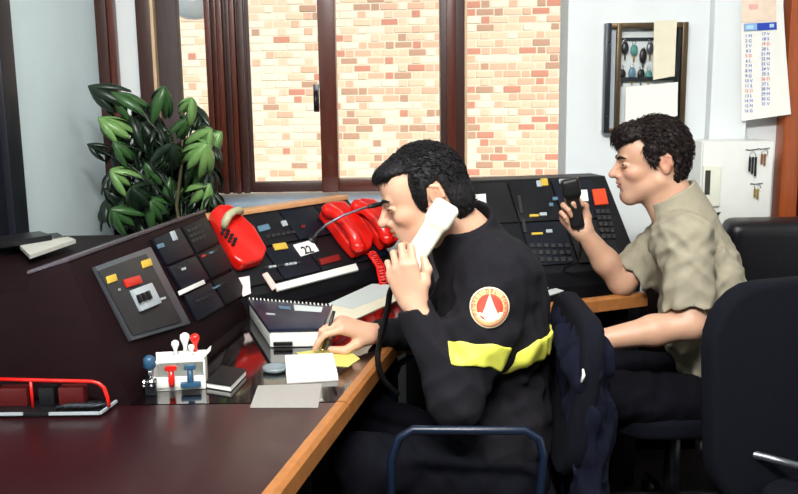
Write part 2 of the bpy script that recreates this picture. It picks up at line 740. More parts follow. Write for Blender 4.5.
def head_prims(H, nose=1.0, jaw=1.0):
    p, R = H.p, H.R
    L = [el(p(-.012, 0, .035), (.098, .076, .088), R),
         el(p(.036, 0, -.035), (.058, .053, .075), R, .03),
         el(p(.046, 0, .045), (.046, .055, .052), R, .03),
         rc(p(.070, -.010, -.098), p(.070, .010, -.098), .020 * jaw, .020 * jaw, .025)]
    for s in (1, -1):
        L += [rc(p(-.012, .050 * s, -.050), p(.062, .018 * s, -.096), .020, .017, .03),
              rc(p(.080, .036 * s, .021), p(.090, .010 * s, .018), .009, .008, .012),
              el(p(.056, .041 * s, -.024), (.024, .018, .018), R, .02)]
    for s in (1, -1):
        L += [el(p(.098, .040 * s, .002), (.022, .022, .0105), R, .010, 's')]
    for s in (1, -1):
        L += [el(p(.0765, .034 * s, .001), (.0108, .0145, .0105), R, .004)]
    L += [rc(p(.090, 0, .014), p(.1165 * nose, 0, -.026), .0065, .0100, .012),
          rc(p(.094, 0, -.030), p(.1165 * nose, 0, -.029), .009, .0085, .01)]
    for s in (1, -1):
        L += [el(p(.098, .0125 * s, -.031), (.010, .007, .008), R, .006)]
    L += [el(p(.073, 0, -.060), (.026, .029, .028), R, .02),
          rc(p(.086, -.018, -.055), p(.098, 0, -.0525), .0045, .0058, .006),
          rc(p(.086, .018, -.055), p(.098, 0, -.0525), .0045, .0058, .006),
          rc(p(.085, -.016, -.063), p(.095, 0, -.0650), .0048, .0066, .006),
          rc(p(.085, .016, -.063), p(.095, 0, -.0650), .0048, .0066, .006),
          el(p(.104, 0, -.0588), (.020, .024, .0016), R, .003, 's'),
          el(p(.100, 0, -.078), (.012, .022, .006), R, .012, 's')]
    for s in (1, -1):
        L += [el(p(-.030, .073 * s, .002), (.017, .009, .030), R, .008),
              rc(p(-.040, .081 * s, .022), p(-.044, .082 * s, -.002), .004, .004, .004),
              rc(p(-.022, .079 * s, .029), p(-.038, .082 * s, .024), .004, .004, .004),
              el(p(-.024, .083 * s, .002), (.008, .006, .014), R, .005, 's')]
    return L


SK = np.array(lin((222, 174, 146)))


def skin_color(heads, tone=1.0):
    def fn(P):
        c = np.tile(SK * tone, (len(P), 1))
        for H in heads:
            q = H.loc(P)
            near = (np.abs(q) < 0.16).all(1)

            def blend(mask, col):
                m = (mask * near)[:, None]
                c[:] = c * (1 - m) + np.array(col) * m
            # cheeks, nose and ears a little redder, beard shadow on jaw, lips
            g = np.exp(-(((q - np.array([.105, 0, -.03])) / np.array([.018, .016, .016])) ** 2).sum(1))
            blend(0.5 * g, np.array(lin((206, 118, 92))) * tone)
            g = np.exp(-(((q - np.array([.06, .045, -.03])) / np.array([.03, .03, .022])) ** 2).sum(1))
            blend(0.35 * g, np.array(lin((206, 122, 96))) * tone)
            g = np.exp(-(((q - np.array([-.03, .08, 0])) / np.array([.02, .012, .03])) ** 2).sum(1))
            blend(0.5 * g, np.array(lin((206, 116, 92))) * tone)
            g = 1 / (1 + np.exp((q[:, 2] + .058 - .2 * (q[:, 0] - .06)) / .006)) / (1 + np.exp(-(q[:, 0] - .012) / .010)) / (1 + np.exp(-(q[:, 2] + .115) / .006))
            blend(0.30 * g, np.array(lin((126, 98, 88))) * tone)
            g = np.exp(-((q[:, 2] + .0585) / .008) ** 2) * (np.abs(q[:, 1]) < .024) * (q[:, 0] > .082)
            blend(0.75 * g, np.array(lin((172, 88, 76))) * tone)
        return c
    return fn


FING = [((.088, .029, .000), (.044, .027, .021), .0095),
        ((.093, .010, .003), (.048, .030, .022), .0097),
        ((.088, -.010, .001), (.044, .028, .021), .0092),
        ((.079, -.028, -.005), (.035, .022, .019), .0082)]


def hand_prims(H, curls, thumb, spread=(4, 0, -4, -9), k0=.014):
    """H: wrist frame (x to the fingers, y to the thumb, z out of the back of the hand)"""
    p = H.p
    L = []
    pts = []
    for (kn, ln, r), cu_, sp in zip(FING, curls, spread):
        L.append(rc(p(0.004, kn[1] * .55, 0), p(*kn), .0165, .0125, k0))
    L.append(rc(p(.012, .012, -.008), p(*thumb[0]), .020, .015, k0))
    L.append(rc(p(.02, -.02, -.008), p(.065, -.026, -.008), .016, .013, k0))
    for (kn, ln, r), cu_, sp in zip(FING, curls, spread):
        q = np.array(kn, float)
        ang = 0
        s = math.radians(sp)
        rr = r
        fp = [q.copy()]
        for j in range(3):
            ang += math.radians(cu_[j])
            dv = np.array([math.cos(ang) * math.cos(s), math.sin(s), -math.sin(ang)])
            q2 = q + dv / np.linalg.norm(dv) * ln[j]
            L.append(rc(p(*q), p(*q2), rr * (1.08 if j == 0 else 1.02), rr * .9, .003 if j else .0055))
            q = q2
            rr *= .9
            fp.append(q.copy())
        pts.append(fp)
    for i in range(len(thumb) - 1):
        L.append(rc(p(*thumb[i]), p(*thumb[i + 1]), (.0135, .0112)[min(i, 1)], (.0108, .0088)[min(i, 1)], .006))
    return L, pts


def tufts(P, H, mat, parent, n, ln, seed, flow, name='hair_locks', width=.004, sel=None):
    """locks of hair: thin tapered blades standing off the hair cap"""
    r = np.random.default_rng(seed)
    q = H.loc(P)
    if sel is not None:
        idx = np.where(sel(q))[0]
    else:
        idx = np.arange(len(P))
    ear_ = (np.abs(q[idx, 0] + .028) < .034) & (np.abs(q[idx, 2] - .004) < .046)
    idx = r.choice(idx[~ear_], n)
    mb = MB()
    for i in idx:
        a = q[i]
        nrm = a - np.array([-.012, 0, .03])
        nrm = nrm / np.linalg.norm(nrm)
        f = np.array(flow(a)) + r.normal(size=3) * .35
        f = f - nrm * (f @ nrm)
        f = f / (np.linalg.norm(f) + 1e-9)
        w = np.cross(nrm, f)
        L = ln * r.uniform(.6, 1.3)
        wd = width * r.uniform(.6, 1.3)
        lift = r.uniform(.0, .25)
        pts = [a - nrm * .004, a + f * L * .5 + nrm * L * lift * .6, a + f * L + nrm * L * lift * .5]
        b = [pts[0] + w * wd, pts[0] - w * wd, pts[0] + nrm * wd * 1.2,
             pts[1] + w * wd * .8, pts[1] - w * wd * .8, pts[1] + nrm * wd, pts[2]]
        mb.add([H.p(*x) for x in b], [(0, 2, 5, 3), (2, 1, 4, 5), (1, 0, 3, 4), (3, 5, 6), (5, 4, 6), (4, 3, 6)])
    o = part(mb, name, mat, parent, smooth=True)
    o['kind'] = 'stuff'
    return o


def poly2(poly, H, k=0.006, op='i'):
    pg = np.array(poly, float)

    def fn(P):
        q = H.loc(P)[:, [0, 2]]
        d = np.full(len(q), 1e9)
        inside = np.zeros(len(q), bool)
        n = len(pg)
        for i in range(n):
            a, b = pg[i], pg[(i + 1) % n]
            e = b - a
            w = q - a
            t = np.clip(w @ e / (e @ e), 0, 1)
            dd = ((w - t[:, None] * e) ** 2).sum(1)
            d = np.minimum(d, dd)
            c = ((a[1] <= q[:, 1]) & (q[:, 1] < b[1])) | ((b[1] <= q[:, 1]) & (q[:, 1] < a[1]))
            xs = a[0] + (q[:, 1] - a[1]) / (e[1] if abs(e[1]) > 1e-12 else 1e-12) * e[0]
            inside ^= c & (q[:, 0] < xs)
        d = np.sqrt(d)
        return np.where(inside, -d, d)
    return (fn, k, op)

# ================================================================== THE SETTING
YW = 3.7
XL = -1.185
XR = 2.4
ZC = 2.8


def wx(px, Y=YW, py=95):
    return at(px, py, Y).x


def wz(py, px=399, Y=YW):
    return at(px, py, Y).z


struct(MB().box(((XL + XR) / 2, 0.9, -0.05), (XR - XL + .4, 6.0, .1)), 'floor', floor_m)
struct(MB().box(((XL + XR) / 2, 0.95, ZC + .05), (XR - XL + .4, 5.9, .1)), 'ceiling', ceil_m)
Z0 = wz(192, 300)                # window opening bottom
Z1 = 2.45
xa, xb = wx(124), wx(567)
# back wall around the window opening
wb = MB()
wb.box(((xb + XR) / 2, YW + .09, ZC / 2), (XR - xb, .18, ZC))
wb.box(((XL - .1 + xb) / 2, YW + .09, (Z0 - .04) / 2), (xb - XL + .1, .18, Z0 - .04))
wb.box(((XL - .1 + xb) / 2, YW + .09, (Z1 + ZC) / 2), (xb - XL + .1, .18, ZC - Z1))
wb.box(((XL - .1 + wx(143)) / 2, YW + .09, ZC / 2), (wx(143) - XL + .1, .18, ZC))
wall_back = struct(wb, 'wall_back', plaster)
struct(MB().box((XL - .06, 0.9, ZC / 2), (.12, 6.0, ZC)), 'wall_left', plaster_blue)
struct(MB().box(((XL + XR) / 2, -2.06, ZC / 2), (XR - XL + .3, .12, ZC)), 'wall_rear', M('added_dark_panelling', (84, 58, 42), .6, var=.2, scale=5, stretch=(9, 9, .7)))  # unseen wall, added with invented dark panelling to cut ambient light
struct(MB().box((XR + .06, 0.9, ZC / 2), (.12, 6.0, ZC)), 'wall_right', plaster)
# plaster pilaster / cable duct on the back wall
struct(MB().box(((wx(706) + wx(742)) / 2, YW - .03, ZC / 2), (wx(742) - wx(706), .06, ZC)), 'trim_1', plaster, bevel=.004)
# wood casing in the left corner
struct(MB().box(((wx(104) + wx(115)) / 2, YW - .025, (Z0 + ZC) / 2), (wx(115) - wx(104), .05, ZC - Z0)), 'trim_2', wood_dark, bevel=.004)
t2 = bpy.data.objects['trim_2']
part(MB().box(((wx(115) + wx(122)) / 2, YW - .02, (Z0 + ZC) / 2), (wx(122) - wx(115), .04, ZC - Z0)), 'casing_strip', wood_red, t2, bevel=.004)
# window sill
struct(MB().box(((wx(143) + xb) / 2, YW - .06, Z0 - .03), (xb - wx(143), .34, .035)), 'trim_3', M('pale_blue_stone_sill', (150, 168, 186), .4), bevel=.004)


def vbar(x0, x1, y0, y1, z0=Z0, z1=Z1):
    return MB().box(((x0 + x1) / 2, (y0 + y1) / 2, (z0 + z1) / 2), (x1 - x0, y1 - y0, z1 - z0))


# narrow fixed window beside the plant
w1 = struct(vbar(wx(143), wx(157), YW - .04, YW + .06), 'window_1', wood_dark, bevel=.004)
part(vbar(wx(157), wx(160), YW - .035, YW + .02), 'glazing_bead', wood_pale, w1)
part(vbar(wx(160), wx(180), YW + .0, YW + .07), 'jamb', wood_grey, w1, bevel=.003)
part(vbar(wx(180), wx(210), YW + .02, YW + .05, Z0, Z0 + .05), 'bottom_rail', wood_dark, w1)
part(vbar(wx(180), wx(210), YW + .032, YW + .036, Z0 + .05), 'pane', pane_m, w1)
# moulded post with the left casement
w2 = struct(vbar(wx(208), wx(248), YW + .0, YW + .08), 'window_2', wood_dark, bevel=.004)
for i, (a, b, d, mt) in enumerate([(209, 215, .03, wood_red), (216.5, 220, .015, wood_red), (221.5, 227, .045, wood_red),
                                   (229, 233, .02, wood_dark), (234, 239, .04, wood_red), (240.5, 247, .025, wood_dark)]):
    part(vbar(wx(a), wx(b), YW - d, YW + .01), 'moulding', mt, w2, bevel=.004)
part(vbar(wx(248), wx(322), YW + .0, YW + .05, Z0, wz(182, 285)), 'bottom_rail', wood_dark, w2, bevel=.004)
part(vbar(wx(248), wx(322), YW + .0, YW + .05, Z1 - .06, Z1), 'top_rail', wood_dark, w2, bevel=.004)
part(vbar(wx(246), wx(251), YW + .012, YW + .02, wz(182, 285) - .005, Z1), 'glazing_bead', wood_dark, w2)
part(vbar(wx(248), wx(322), YW + .026, YW + .030, wz(182, 285), Z1 - .06), 'pane', pane_m, w2)
hd_ = MB().box((wx(317), YW - .035, wz(98, 318)), (.022, .012, .11))
hobj = part(hd_, 'handle_plate', steel_dark, w2, bevel=.003)
part(MB().tube([(wx(317), YW - .04, wz(92, 318)), (wx(317), YW - .075, wz(92, 318)), (wx(317), YW - .08, wz(110, 318))], .008, 8), 'handle', black, hobj, smooth=True)
# big casement
w3 = struct(vbar(wx(320), wx(337), YW - .03, YW + .06), 'window_3', wood_red, bevel=.004)
part(vbar(wx(337), wx(441), YW - .02, YW + .05, Z0, wz(178, 385)), 'bottom_rail', wood_red, w3, bevel=.005)
part(vbar(wx(337), wx(441), YW - .02, YW + .05, Z1 - .07, Z1), 'top_rail', wood_red, w3, bevel=.005)
part(vbar(wx(337), wx(441), YW + .012, YW + .016, wz(178, 385), Z1 - .07), 'pane', pane_m, w3)
part(vbar(wx(440), wx(464), YW - .04, YW + .06), 'mullion', wood_dark, w3, bevel=.005)
part(vbar(wx(446), wx(455), YW - .055, YW - .03), 'moulding', wood_red, w3, bevel=.004)
part(vbar(wx(464), wx(467), YW - .02, YW + .03), 'glazing_bead', wood_pale, w3)
part(vbar(wx(467), xb, YW - .01, YW + .05, Z0, Z0 + .05), 'bottom_rail', wood_red, w3, bevel=.005)
part(vbar(wx(467), xb, YW + .012, YW + .016, Z0 + .05, Z1), 'pane', pane_m, w3)
part(vbar(wx(337), xb, YW - .02, YW + .05, Z1 - .05, Z1), 'head', wood_red, w3)

# dark door frame on the left wall
yd = onx(29, 220, XL + .06).y
d2 = struct(MB().box((XL + .03, yd - .05, 1.05), (.06, .10, 2.1)), 'door_2', M('blue_black_door', (16, 18, 30), .4), bevel=.005)
part(MB().box((XL + .02, yd - .50, 1.02), (.04, .80, 2.04)), 'door_leaf', M('blue_black_door', (16, 18, 30), .4), d2, bevel=.004)
part(MB().box((XL + .03, yd - .95, 1.05), (.06, .10, 2.1)), 'door_post', M('blue_black_door', (16, 18, 30), .4), d2, bevel=.005)
part(MB().box((XL + .03, yd - .50, 2.1), (.06, 1.0, .09)), 'door_head', wood_dark, d2, bevel=.005)
part(MB().tube([(XL + .04, yd - .16, 1.0), (XL + .09, yd - .16, 1.0), (XL + .09, yd - .27, 1.0)], .009, 8), 'door_handle', chrome, d2, smooth=True)
# orange wooden door at the right
xd = wx(783, YW - .05)
d1 = struct(MB().box((xd + .035, YW - .04, 1.1), (.07, .08, 2.2)), 'door_1', wood_orange, bevel=.005)
part(MB().box((xd + .085, YW - .05, 1.1), (.022, .10, 2.2)), 'moulding', wood_red, d1, bevel=.005)
part(MB().box((xd + .40, YW - .02, 1.05), (.62, .045, 2.1)), 'door_leaf', wood_orange, d1, bevel=.004)
part(MB().box((xd + .035 + .36, YW - .04, 2.2), (.80, .08, .08)), 'door_head', wood_orange, d1, bevel=.005)
part(MB().box((xd + .40, YW - .05, 1.55), (.36, .03, .75)), 'raised_panel', wood_orange, d1, bevel=.012)
part(MB().box((xd + .40, YW - .05, .55), (.36, .03, .75)), 'raised_panel', wood_orange, d1, bevel=.012)

# ------------------------------------------------------------------ outside
struct(MB().box((0, 8.0, -.25), (16, 8.2, .1)), 'ground', ground_m)
YB = 9.0
rotb = math.radians(-6)
Rb = Matrix.Rotation(rotb, 3, 'Z')
ob_ = Vector((0.2, YB, 0))
cp, sp_, hp_ = 0.0735, 0.178, 0.089


def bw(u, z, out=0.0):
    return ob_ + Rb @ Vector((u, -out, 0)) + Vector((0, 0, z))


wo = struct(MB().box(tuple(bw(0, 2.2, -.10)), (12, .2, 5.0), Rb.to_3x3()), 'wall_outside', mortar)
Mw = cam.matrix_world.inverted()


def project(p):
    q = Mw @ Vector(p)
    return 399 + F * q.x / -q.z, 247 - F * q.y / -q.z


def brick_mesh(L, mt):
    return MB().box((0, 0, 0), (L - .013, .05, cp - .013)).mesh('brick', mt, bevel=.004, seg=1)


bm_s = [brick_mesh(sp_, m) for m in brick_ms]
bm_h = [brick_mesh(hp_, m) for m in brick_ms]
bl = []
per = sp_ + hp_
for row in range(4, 44):
    z = row * cp
    off = (row % 2) * per / 2 + random.uniform(-.006, .006)
    for i in range(-14, 15):
        for kind in (0, 1):
            u = i * per + off + (0 if kind == 0 else per / 2)
            p = bw(u, z, 0.012)
            q = project(p)
            if not (80 < q[0] < 680 and -60 < q[1] < 240):
                continue
            pale = min(1, max(0, (430 - q[0]) / 200))  # overexposure behind the left panes painted in as paler bricks
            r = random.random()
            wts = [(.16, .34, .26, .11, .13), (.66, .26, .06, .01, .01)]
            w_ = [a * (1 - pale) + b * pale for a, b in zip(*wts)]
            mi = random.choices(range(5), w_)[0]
            vis = q[1] > -3 and q[1] < 184 and any(a < q[0] < b for a, b in ((180, 208), (249, 320), (338, 440), (467, 567)))
            bl.append((0 if vis and kind == 0 else (1 if vis else 2), -q[0], u, z, kind, mi, random.uniform(-.002, .004)))
bl.sort(key=lambda b: (b[0], b[1]))
rest = MB()
rest_mi = []
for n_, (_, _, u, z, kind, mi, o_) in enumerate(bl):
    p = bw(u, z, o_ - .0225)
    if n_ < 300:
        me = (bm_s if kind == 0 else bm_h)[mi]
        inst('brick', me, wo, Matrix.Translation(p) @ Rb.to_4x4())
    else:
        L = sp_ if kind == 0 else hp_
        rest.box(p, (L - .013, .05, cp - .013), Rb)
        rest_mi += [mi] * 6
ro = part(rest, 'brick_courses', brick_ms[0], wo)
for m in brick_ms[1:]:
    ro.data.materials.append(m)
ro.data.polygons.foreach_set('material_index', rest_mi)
ro['kind'] = 'stuff'
# eave over the window outside and the pale blue dish lamp hanging from it
struct(MB().box((0.2, YW + .18 + .45, 2.62), (4.4, .9, .1)), 'trim_4', wood_dark)
lc = at(193, 2, 4.35)
lamp = thing('outdoor_lamp', 'pale blue round glass lamp hanging outside the narrow window', 'lamp', (lc.x, lc.y, lc.z - .08))
part(MB().lathe([(.004, -.082), (.04, -.078), (.075, -.062), (.097, -.035), (.105, 0), (.098, .02), (.05, .045), (.02, .055)], lc, 28), 'lamp_shade', lamp_blue, lamp, smooth=True)
part(MB().tube([(lc.x, lc.y, lc.z + .05), (lc.x, lc.y, 2.57)], .008, 8), 'rod', steel_dark, lamp, smooth=True)
part(MB().lathe([(.04, 0), (.04, .02), (.02, .035)], (lc.x, lc.y, 2.535), 16), 'ceiling_rose', steel_dark, lamp, smooth=True)
# ceiling lamp of the room and the added front fill's housing, both unseen
for lx, ly, lb in ((.6, 1.7, 'white fluorescent ceiling light above the consoles'), (-.1, .25, 'white ceiling light housing added for the front fill light above the maroon desk')):
    cl = thing('ceiling_light', lb, 'light', (lx, ly, 2.75))
    part(MB().box((lx, ly, 2.785), (1.3, .34, .03)), 'housing', white_pl, cl, bevel=.006)
    part(MB().box((lx, ly - .165, 2.765), (1.3, .012, .05)), 'side_rail', white_pl, cl)
    part(MB().box((lx, ly + .165, 2.765), (1.3, .012, .05)), 'side_rail', white_pl, cl)

# ================================================================== DESKS AND CONSOLES
ZT = .75


def edge_x(y):
    return -.2366 + (y - 1.4218) * (.1537 / .7108)


def z_(p, z):
    return Vector((p[0], p[1], z))


# front table
tb = thing('desk', 'long maroon laminate desk with oak edge beside the console end panel', 'desk', (-.7, 1.4, 0))
tp = [(-1.17, .95), (edge_x(.95), .95), (edge_x(1.868), 1.868), (-1.17, 1.868)]
part(MB().prism([z_(p, ZT - .035) for p in tp], (0, 0, .035)), 'desk_top', maroon, tb, bevel=.003)
nx = Vector((.7108, -.1537, 0)).normalized()


def nosing(pts, w=.026, h=.044, top=ZT + .002):
    mb = MB()
    rows = []
    for i, p in enumerate(pts):
        a = Vector(pts[max(i - 1, 0)])
        b = Vector(pts[min(i + 1, len(pts) - 1)])
        t = (b - a).normalized()
        nn = Vector((t.y, -t.x, 0))
        p = Vector(p)
        rows.append([z_(p, top - h), z_(p + nn * w, top - h), z_(p + nn * w, top - .008), z_(p + nn * (w - .008), top), z_(p, top)])
    k = 5
    vs = [v for r in rows for v in r]
    fs = [tuple(range(k))[::-1], tuple(range((len(rows) - 1) * k, len(rows) * k))]
    for i in range(len(rows) - 1):
        for j in range(k):
            a, b = i * k + j, i * k + (j + 1) % k
            fs.append((a, b, b + k, a + k))
    return mb.add(vs, fs)


part(nosing([(edge_x(.95), .95, 0), (edge_x(1.866), 1.866, 0)]), 'edge_strip', oak, tb)
part(MB().box((-1.14, 1.4, .357), (.04, .9, .715)), 'side_panel', maroon_dark, tb)
part(MB().box((-.45, 1.84, .357), (.5, .03, .715)), 'modesty_panel', maroon_dark, tb)
part(MB().box((-.72, 1.0, .357), (.04, .06, .715)), 'leg', maroon_dark, tb)

# left console wing
yn = 1.885
Bn, Tn, Kn = onz(130, 403, ZT), at(67, 262, yn), at(29, 275, yn)
Bn.y = yn
Tf = onz(205, 212, Tn.z)
run = Tf - Tn
Bf, Kf = Bn + run, Kn + run
lw = thing('console', 'dark maroon console wing with sloping instrument panels next to the plant', 'console', (-.85, 2.3, 0))
zs = 1.0


def wing_sec(B, T, K):
    return [Vector((B.x, B.y, 0)), B, T, K, Vector((K.x - .01, K.y, zs)), Vector((XL + .03, K.y, zs)), Vector((XL + .03, K.y, 0))]


part(MB().loft(wing_sec(Bn, Tn, Kn), wing_sec(Bf, Tf, Kf)), 'body', maroon_dark, lw, bevel=.003)
part(MB().loft([Tn + V(.004, 0, .001), Kn + V(-.004, 0, .001), Kn + V(-.004, 0, .009), Tn + V(.004, 0, .009)],
               [Tf + V(.004, 0, .001), Kf + V(-.004, 0, .001), Kf + V(-.004, 0, .009), Tf + V(.004, 0, .009)]), 'top_trim', grey_strip, lw, bevel=.002)
PL = Plane(Bn, Tn, Tf)


def pslab(pl, pxs, th, name, mat, parent, lift=0.0, bevel=0.0015, label=None):
    return part(slab(pl, pxs, th, lift), name, mat, parent, bevel=bevel, label=label)


def rect(cx, cy, w, h, sk=0.0, sl=0.0):
    """pixel quad: width direction rises by sl per px, height direction shifts sk px per px"""
    out = []
    for a, b in ((-1, -1), (1, -1), (1, 1), (-1, 1)):
        dx, dy = a * w / 2, b * h / 2
        out.append((cx + dx + dy * sk, cy + dy - dx * sl))
    return out


# instrument panel with grey bezel
pa = pslab(PL, [(91, 268), (147, 248), (187, 325), (128, 342)], .012, 'instrument_panel', bezel, lw, bevel=.003)
pslab(PL, [(97, 271), (145, 254), (181, 322), (132, 336)], .004, 'panel_plate', panel_grey, pa, .0121)
pslab(PL, rect(111, 279, 9, 7, .3, .35), .004, 'yellow_label', yellow_key, pa, .0162)
pslab(PL, rect(146, 263.5, 9, 7, .3, .35), .004, 'yellow_label', yellow_key, pa, .0162)
pslab(PL, rect(131.5, 282, 15, 8, .4, .3), .008, 'red_lamp', red_lamp, pa, .0162, .003)
pslab(PL, [(129, 291), (148, 284), (158, 304), (139, 312)], .012, 'switch_box', key_grey, pa, .0162, .002)
for i in range(3):
    cx, cy = 138.5 + i * 4.6, 299 - i * 1.8
    pslab(PL, rect(cx, cy, 2.6, 8, .4, .35), .007, 'switch', black, pa, .0283)
pslab(PL, rect(118, 290, 2.5, 2.5), .004, 'screw', chrome, pa, .0162, 0)
pslab(PL, rect(161, 299, 8, 2, .4, .3), .003, 'small_label', key_grey, pa, .0162, 0)
# black modules further along the wing
mods = [[(150, 240), (177, 229), (192, 255), (164, 266)], [(179, 228), (203, 218), (217, 242), (194, 254)],
        [(165, 268), (193, 257), (207, 280), (180, 292)], [(195, 256), (218, 245), (231, 268), (209, 279)],
        [(181, 296), (208, 284), (222, 307), (195, 322)], [(210, 282), (232, 271), (244, 294), (224, 306)]]
MOD = [pslab(PL, q, .010, 'control_module', navy_panel if i % 2 == 0 else black_soft, lw, bevel=.003) for i, q in enumerate(mods)]
pslab(PL, rect(173, 236, 4, 9, .4, .3), .005, 'toggle_switch', key_grey, MOD[0], .0101)
pslab(PL, rect(160, 246, 6, 4, .4, .35), .004, 'key', blue_key, MOD[0], .0101)
for i in range(4):
    for j in range(3):
        pslab(PL, rect(188 + i * 3.6 + j * 2.2, 231 - i * 1.5 + j * 5, 2.6, 2.6, .4, .4), .004, 'key', panel_grey, MOD[1], .0101, 0)
for i in range(3):
    pslab(PL, rect(178 + i * 5, 268 - i * 3 + (i % 2) * 4, 3.4, 2.2, .4, .35), .004, 'key', key_grey if i == 1 else panel_grey, MOD[2], .0101, 0)
for i in range(4):
    pslab(PL, rect(203 + i * 4, 256 - i * 1.7, 3, 1.8, .4, .4), .004, 'key', [red_lamp, panel_grey, blue_key, panel_grey][i], MOD[3], .0101, 0)
pslab(PL, [(177.5, 291.5), (201.5, 280.5), (203, 284.5), (179, 295.5)], .008, 'label_strip', white_pl, lw, .0102, .001, 'white label strip')
for i in range(4):
    pslab(PL, rect(197 + i * 4.5, 301 - i * 2, 3.4, 2, .4, .4), .004, 'key', panel_grey, MOD[4], .0101, 0)
    pslab(PL, rect(214 + i * 3.6, 288 - i * 1.9, 2.8, 1.6, .4, .4), .004, 'key', blue_key if i < 2 else panel_grey, MOD[5], .0101, 0)

# centre console
cL, cR, cT = onz(245, 298, .80), onz(395, 262, .80), onz(320, 204, 1.01)
cd = (cR - cL).normalized()
cb = Vector((-cd.y, cd.x, 0))
dep = (cT - cL).dot(cb)
clen = .735


class Face:
    def __init__(s, o, d, top, back):
        s.o, s.d = Vector(o), Vector(d)
        s.u = (Vector(top) - Vector(o))
        s.h = s.u.length
        s.u.normalize()
        s.n = s.d.cross(s.u).normalized()
        if s.n.dot(CAM - s.o) < 0:
            s.n = -s.n

    def p(s, a, t, lift=0):
        return s.o + s.d * a + s.u * t + s.n * lift

    def slab(s, a0, a1, t0, t1, th, lift=0):
        return MB().prism([s.p(a0, t0, lift), s.p(a1, t0, lift), s.p(a1, t1, lift), s.p(a0, t1, lift)], s.n * th)


cc = thing('console', 'black low console with white label bar, carrying the red telephones', 'console', (cL + cb * .2 + cd * .35) * 1.0)
cc.location.z = 0
ROOT[cc.name] = Vector(cc.location)


def sec(o, b, dep, z0, z1, back=.16, zf=None):
    return [z_(o, 0), z_(o, z0), z_(o + b * dep, z1), z_(o + b * (dep + .02), z1), z_(o + b * (dep + back), z1), z_(o + b * (dep + back), 0)]


s0 = cL - cd * .02
part(MB().loft(sec(s0, cb, dep, .80, 1.01, .10), sec(s0 + cd * clen, cb, dep, .80, 1.01, .10)), 'body', black_soft, cc, bevel=.003)
FC = Face(cL, cd, cL + cb * dep + V(0, 0, .21), cb)
PC = Plane(cL, cR, cT)
part(MB().prism([z_(s0 + cb * (dep - .004), 1.0115), z_(s0 + cd * clen + cb * (dep - .004), 1.0115), z_(s0 + cd * clen + cb * (dep + .05), 1.0115), z_(s0 + cb * (dep + .05), 1.0115)], (0, 0, .016)),
     'top_rail', oak_pale, cc, bevel=.003, label='pale oak rail')
for i in range(4):
    for j in range(2):
        a = .01 + i * .172
        part(FC.slab(a, a + .165, .03 + j * .14, .03 + j * .14 + .132, .008, .0008), 'control_module', navy_panel if (i + j) % 2 else black_soft, cc, bevel=.002)
L9 = .0092
pslab(PC, [(274, 286), (354.5, 265), (357.5, 271.5), (277, 292.5)], .010, 'label_bar', white_pl, cc, L9, .002, 'long white label bar')
pslab(PC, [(262, 275), (266.5, 273), (277, 288), (272, 291)], .006, 'label_bar', M('pinkish_label', (226, 200, 190), .6), cc, L9, .001)
pslab(PC, rect(263.5, 228.5, 11, 5.5, .5, .25), .005, 'key', blue_key, cc, L9)
pslab(PC, rect(247, 231, 8, 4.5, .5, .25), .005, 'key', teal_key, cc, L9)
pslab(PC, rect(280, 247, 13, 6, .5, .15), .005, 'key', yellow_key, cc, L9)
pslab(PC, rect(284, 224, 5, 5, .5, .25), .005, 'key', key_grey, cc, L9)
pslab(PC, [(318, 260), (338, 255), (340, 261), (321, 266)], .006, 'key', M('dark_red_key', (120, 22, 18), .4), cc, L9)
for i in range(9):
    pslab(PC, rect(266 + i * 4.1, 268 - i * .62, 3, 2, .4, .15), .004, 'key', key_grey if i in (1, 2, 5, 6, 7) else panel_grey, cc, L9, 0)
for i in range(6):
    pslab(PC, rect(268 + i * 5, 237 - i * .9, 3.6, 2.4, .4, .2), .004, 'key', panel_grey, cc, L9, 0)
pslab(PC, rect(303, 227, 4, 3), .004, 'key', M('dark_red_key', (120, 22, 18), .4), cc, L9)
# numbered card
card = thing('number_card', 'small white card with the number 22 lying on the black console', 'card', PC.at(305, 249, L9))
part(slab(PC, [(293, 245.5), (311.5, 240.5), (318.5, 251.5), (301, 257)], .004, L9 + .0005), 'card', paper, card)
ax = (PC.at(317, 249) - PC.at(299, 253)).normalized()
text_part('22', .044, frame_mtx(PC.at(307.5, 250, L9 + .0052), ax, PC.n.cross(ax), PC.n), ink, card, bold=.0012)
# pinkish card at the corner
solo(slab(PC, [(234, 279), (249, 276.5), (250.5, 294), (243, 297)], .003, L9 + .0005), 'note_card', M('pink_white_card', (236, 216, 214), .7),
     'small pinkish white note card below the single red telephone', 'card')

# right console
T1, T2, RB = onz(470, 181, 1.09), onz(600, 176, 1.09), onz(632, 268, .80)
rd = (T2 - T1)
rd.z = 0
rd.normalize()
rb_ = Vector((-rd.y, rd.x, 0))
rdep = (T2 - RB).dot(rb_)
rR = z_(T2 - rb_ * rdep + rd * .02, .80)
rlen = .74
rL = rR - rd * rlen
rc_ = thing('console', 'tall black console panel with orange keys in front of the key cabinet wall', 'console', z_((rL + rR) / 2 + rb_ * .2, 0))
part(MB().loft(sec(rL, rb_, rdep, .80, 1.09, .12), sec(rR, rb_, rdep, .80, 1.09, .12)), 'body', black_soft, rc_, bevel=.004)
FR = Face(rL, rd, rL + rb_ * rdep + V(0, 0, .29), rb_)
PR = Plane(rL, rR, T2)
for i in range(4):
    for j in range(2):
        a = .02 + i * .166
        part(FR.slab(a, a + .158, .03 + j * .185, .03 + j * .185 + .178, .008, .0008), 'control_module', [black, navy_panel, black_soft][(i * 2 + j) % 3], rc_, bevel=.002)
stk = pslab(PR, [(469.5, 195.5), (485.5, 194), (486.5, 207), (471, 208.5)], .002, 'sticker', paper, rc_, L9, 0, 'white square sticker with a small emblem')
e0 = PR.at(479, 202, L9 + .0021)
er = MB()
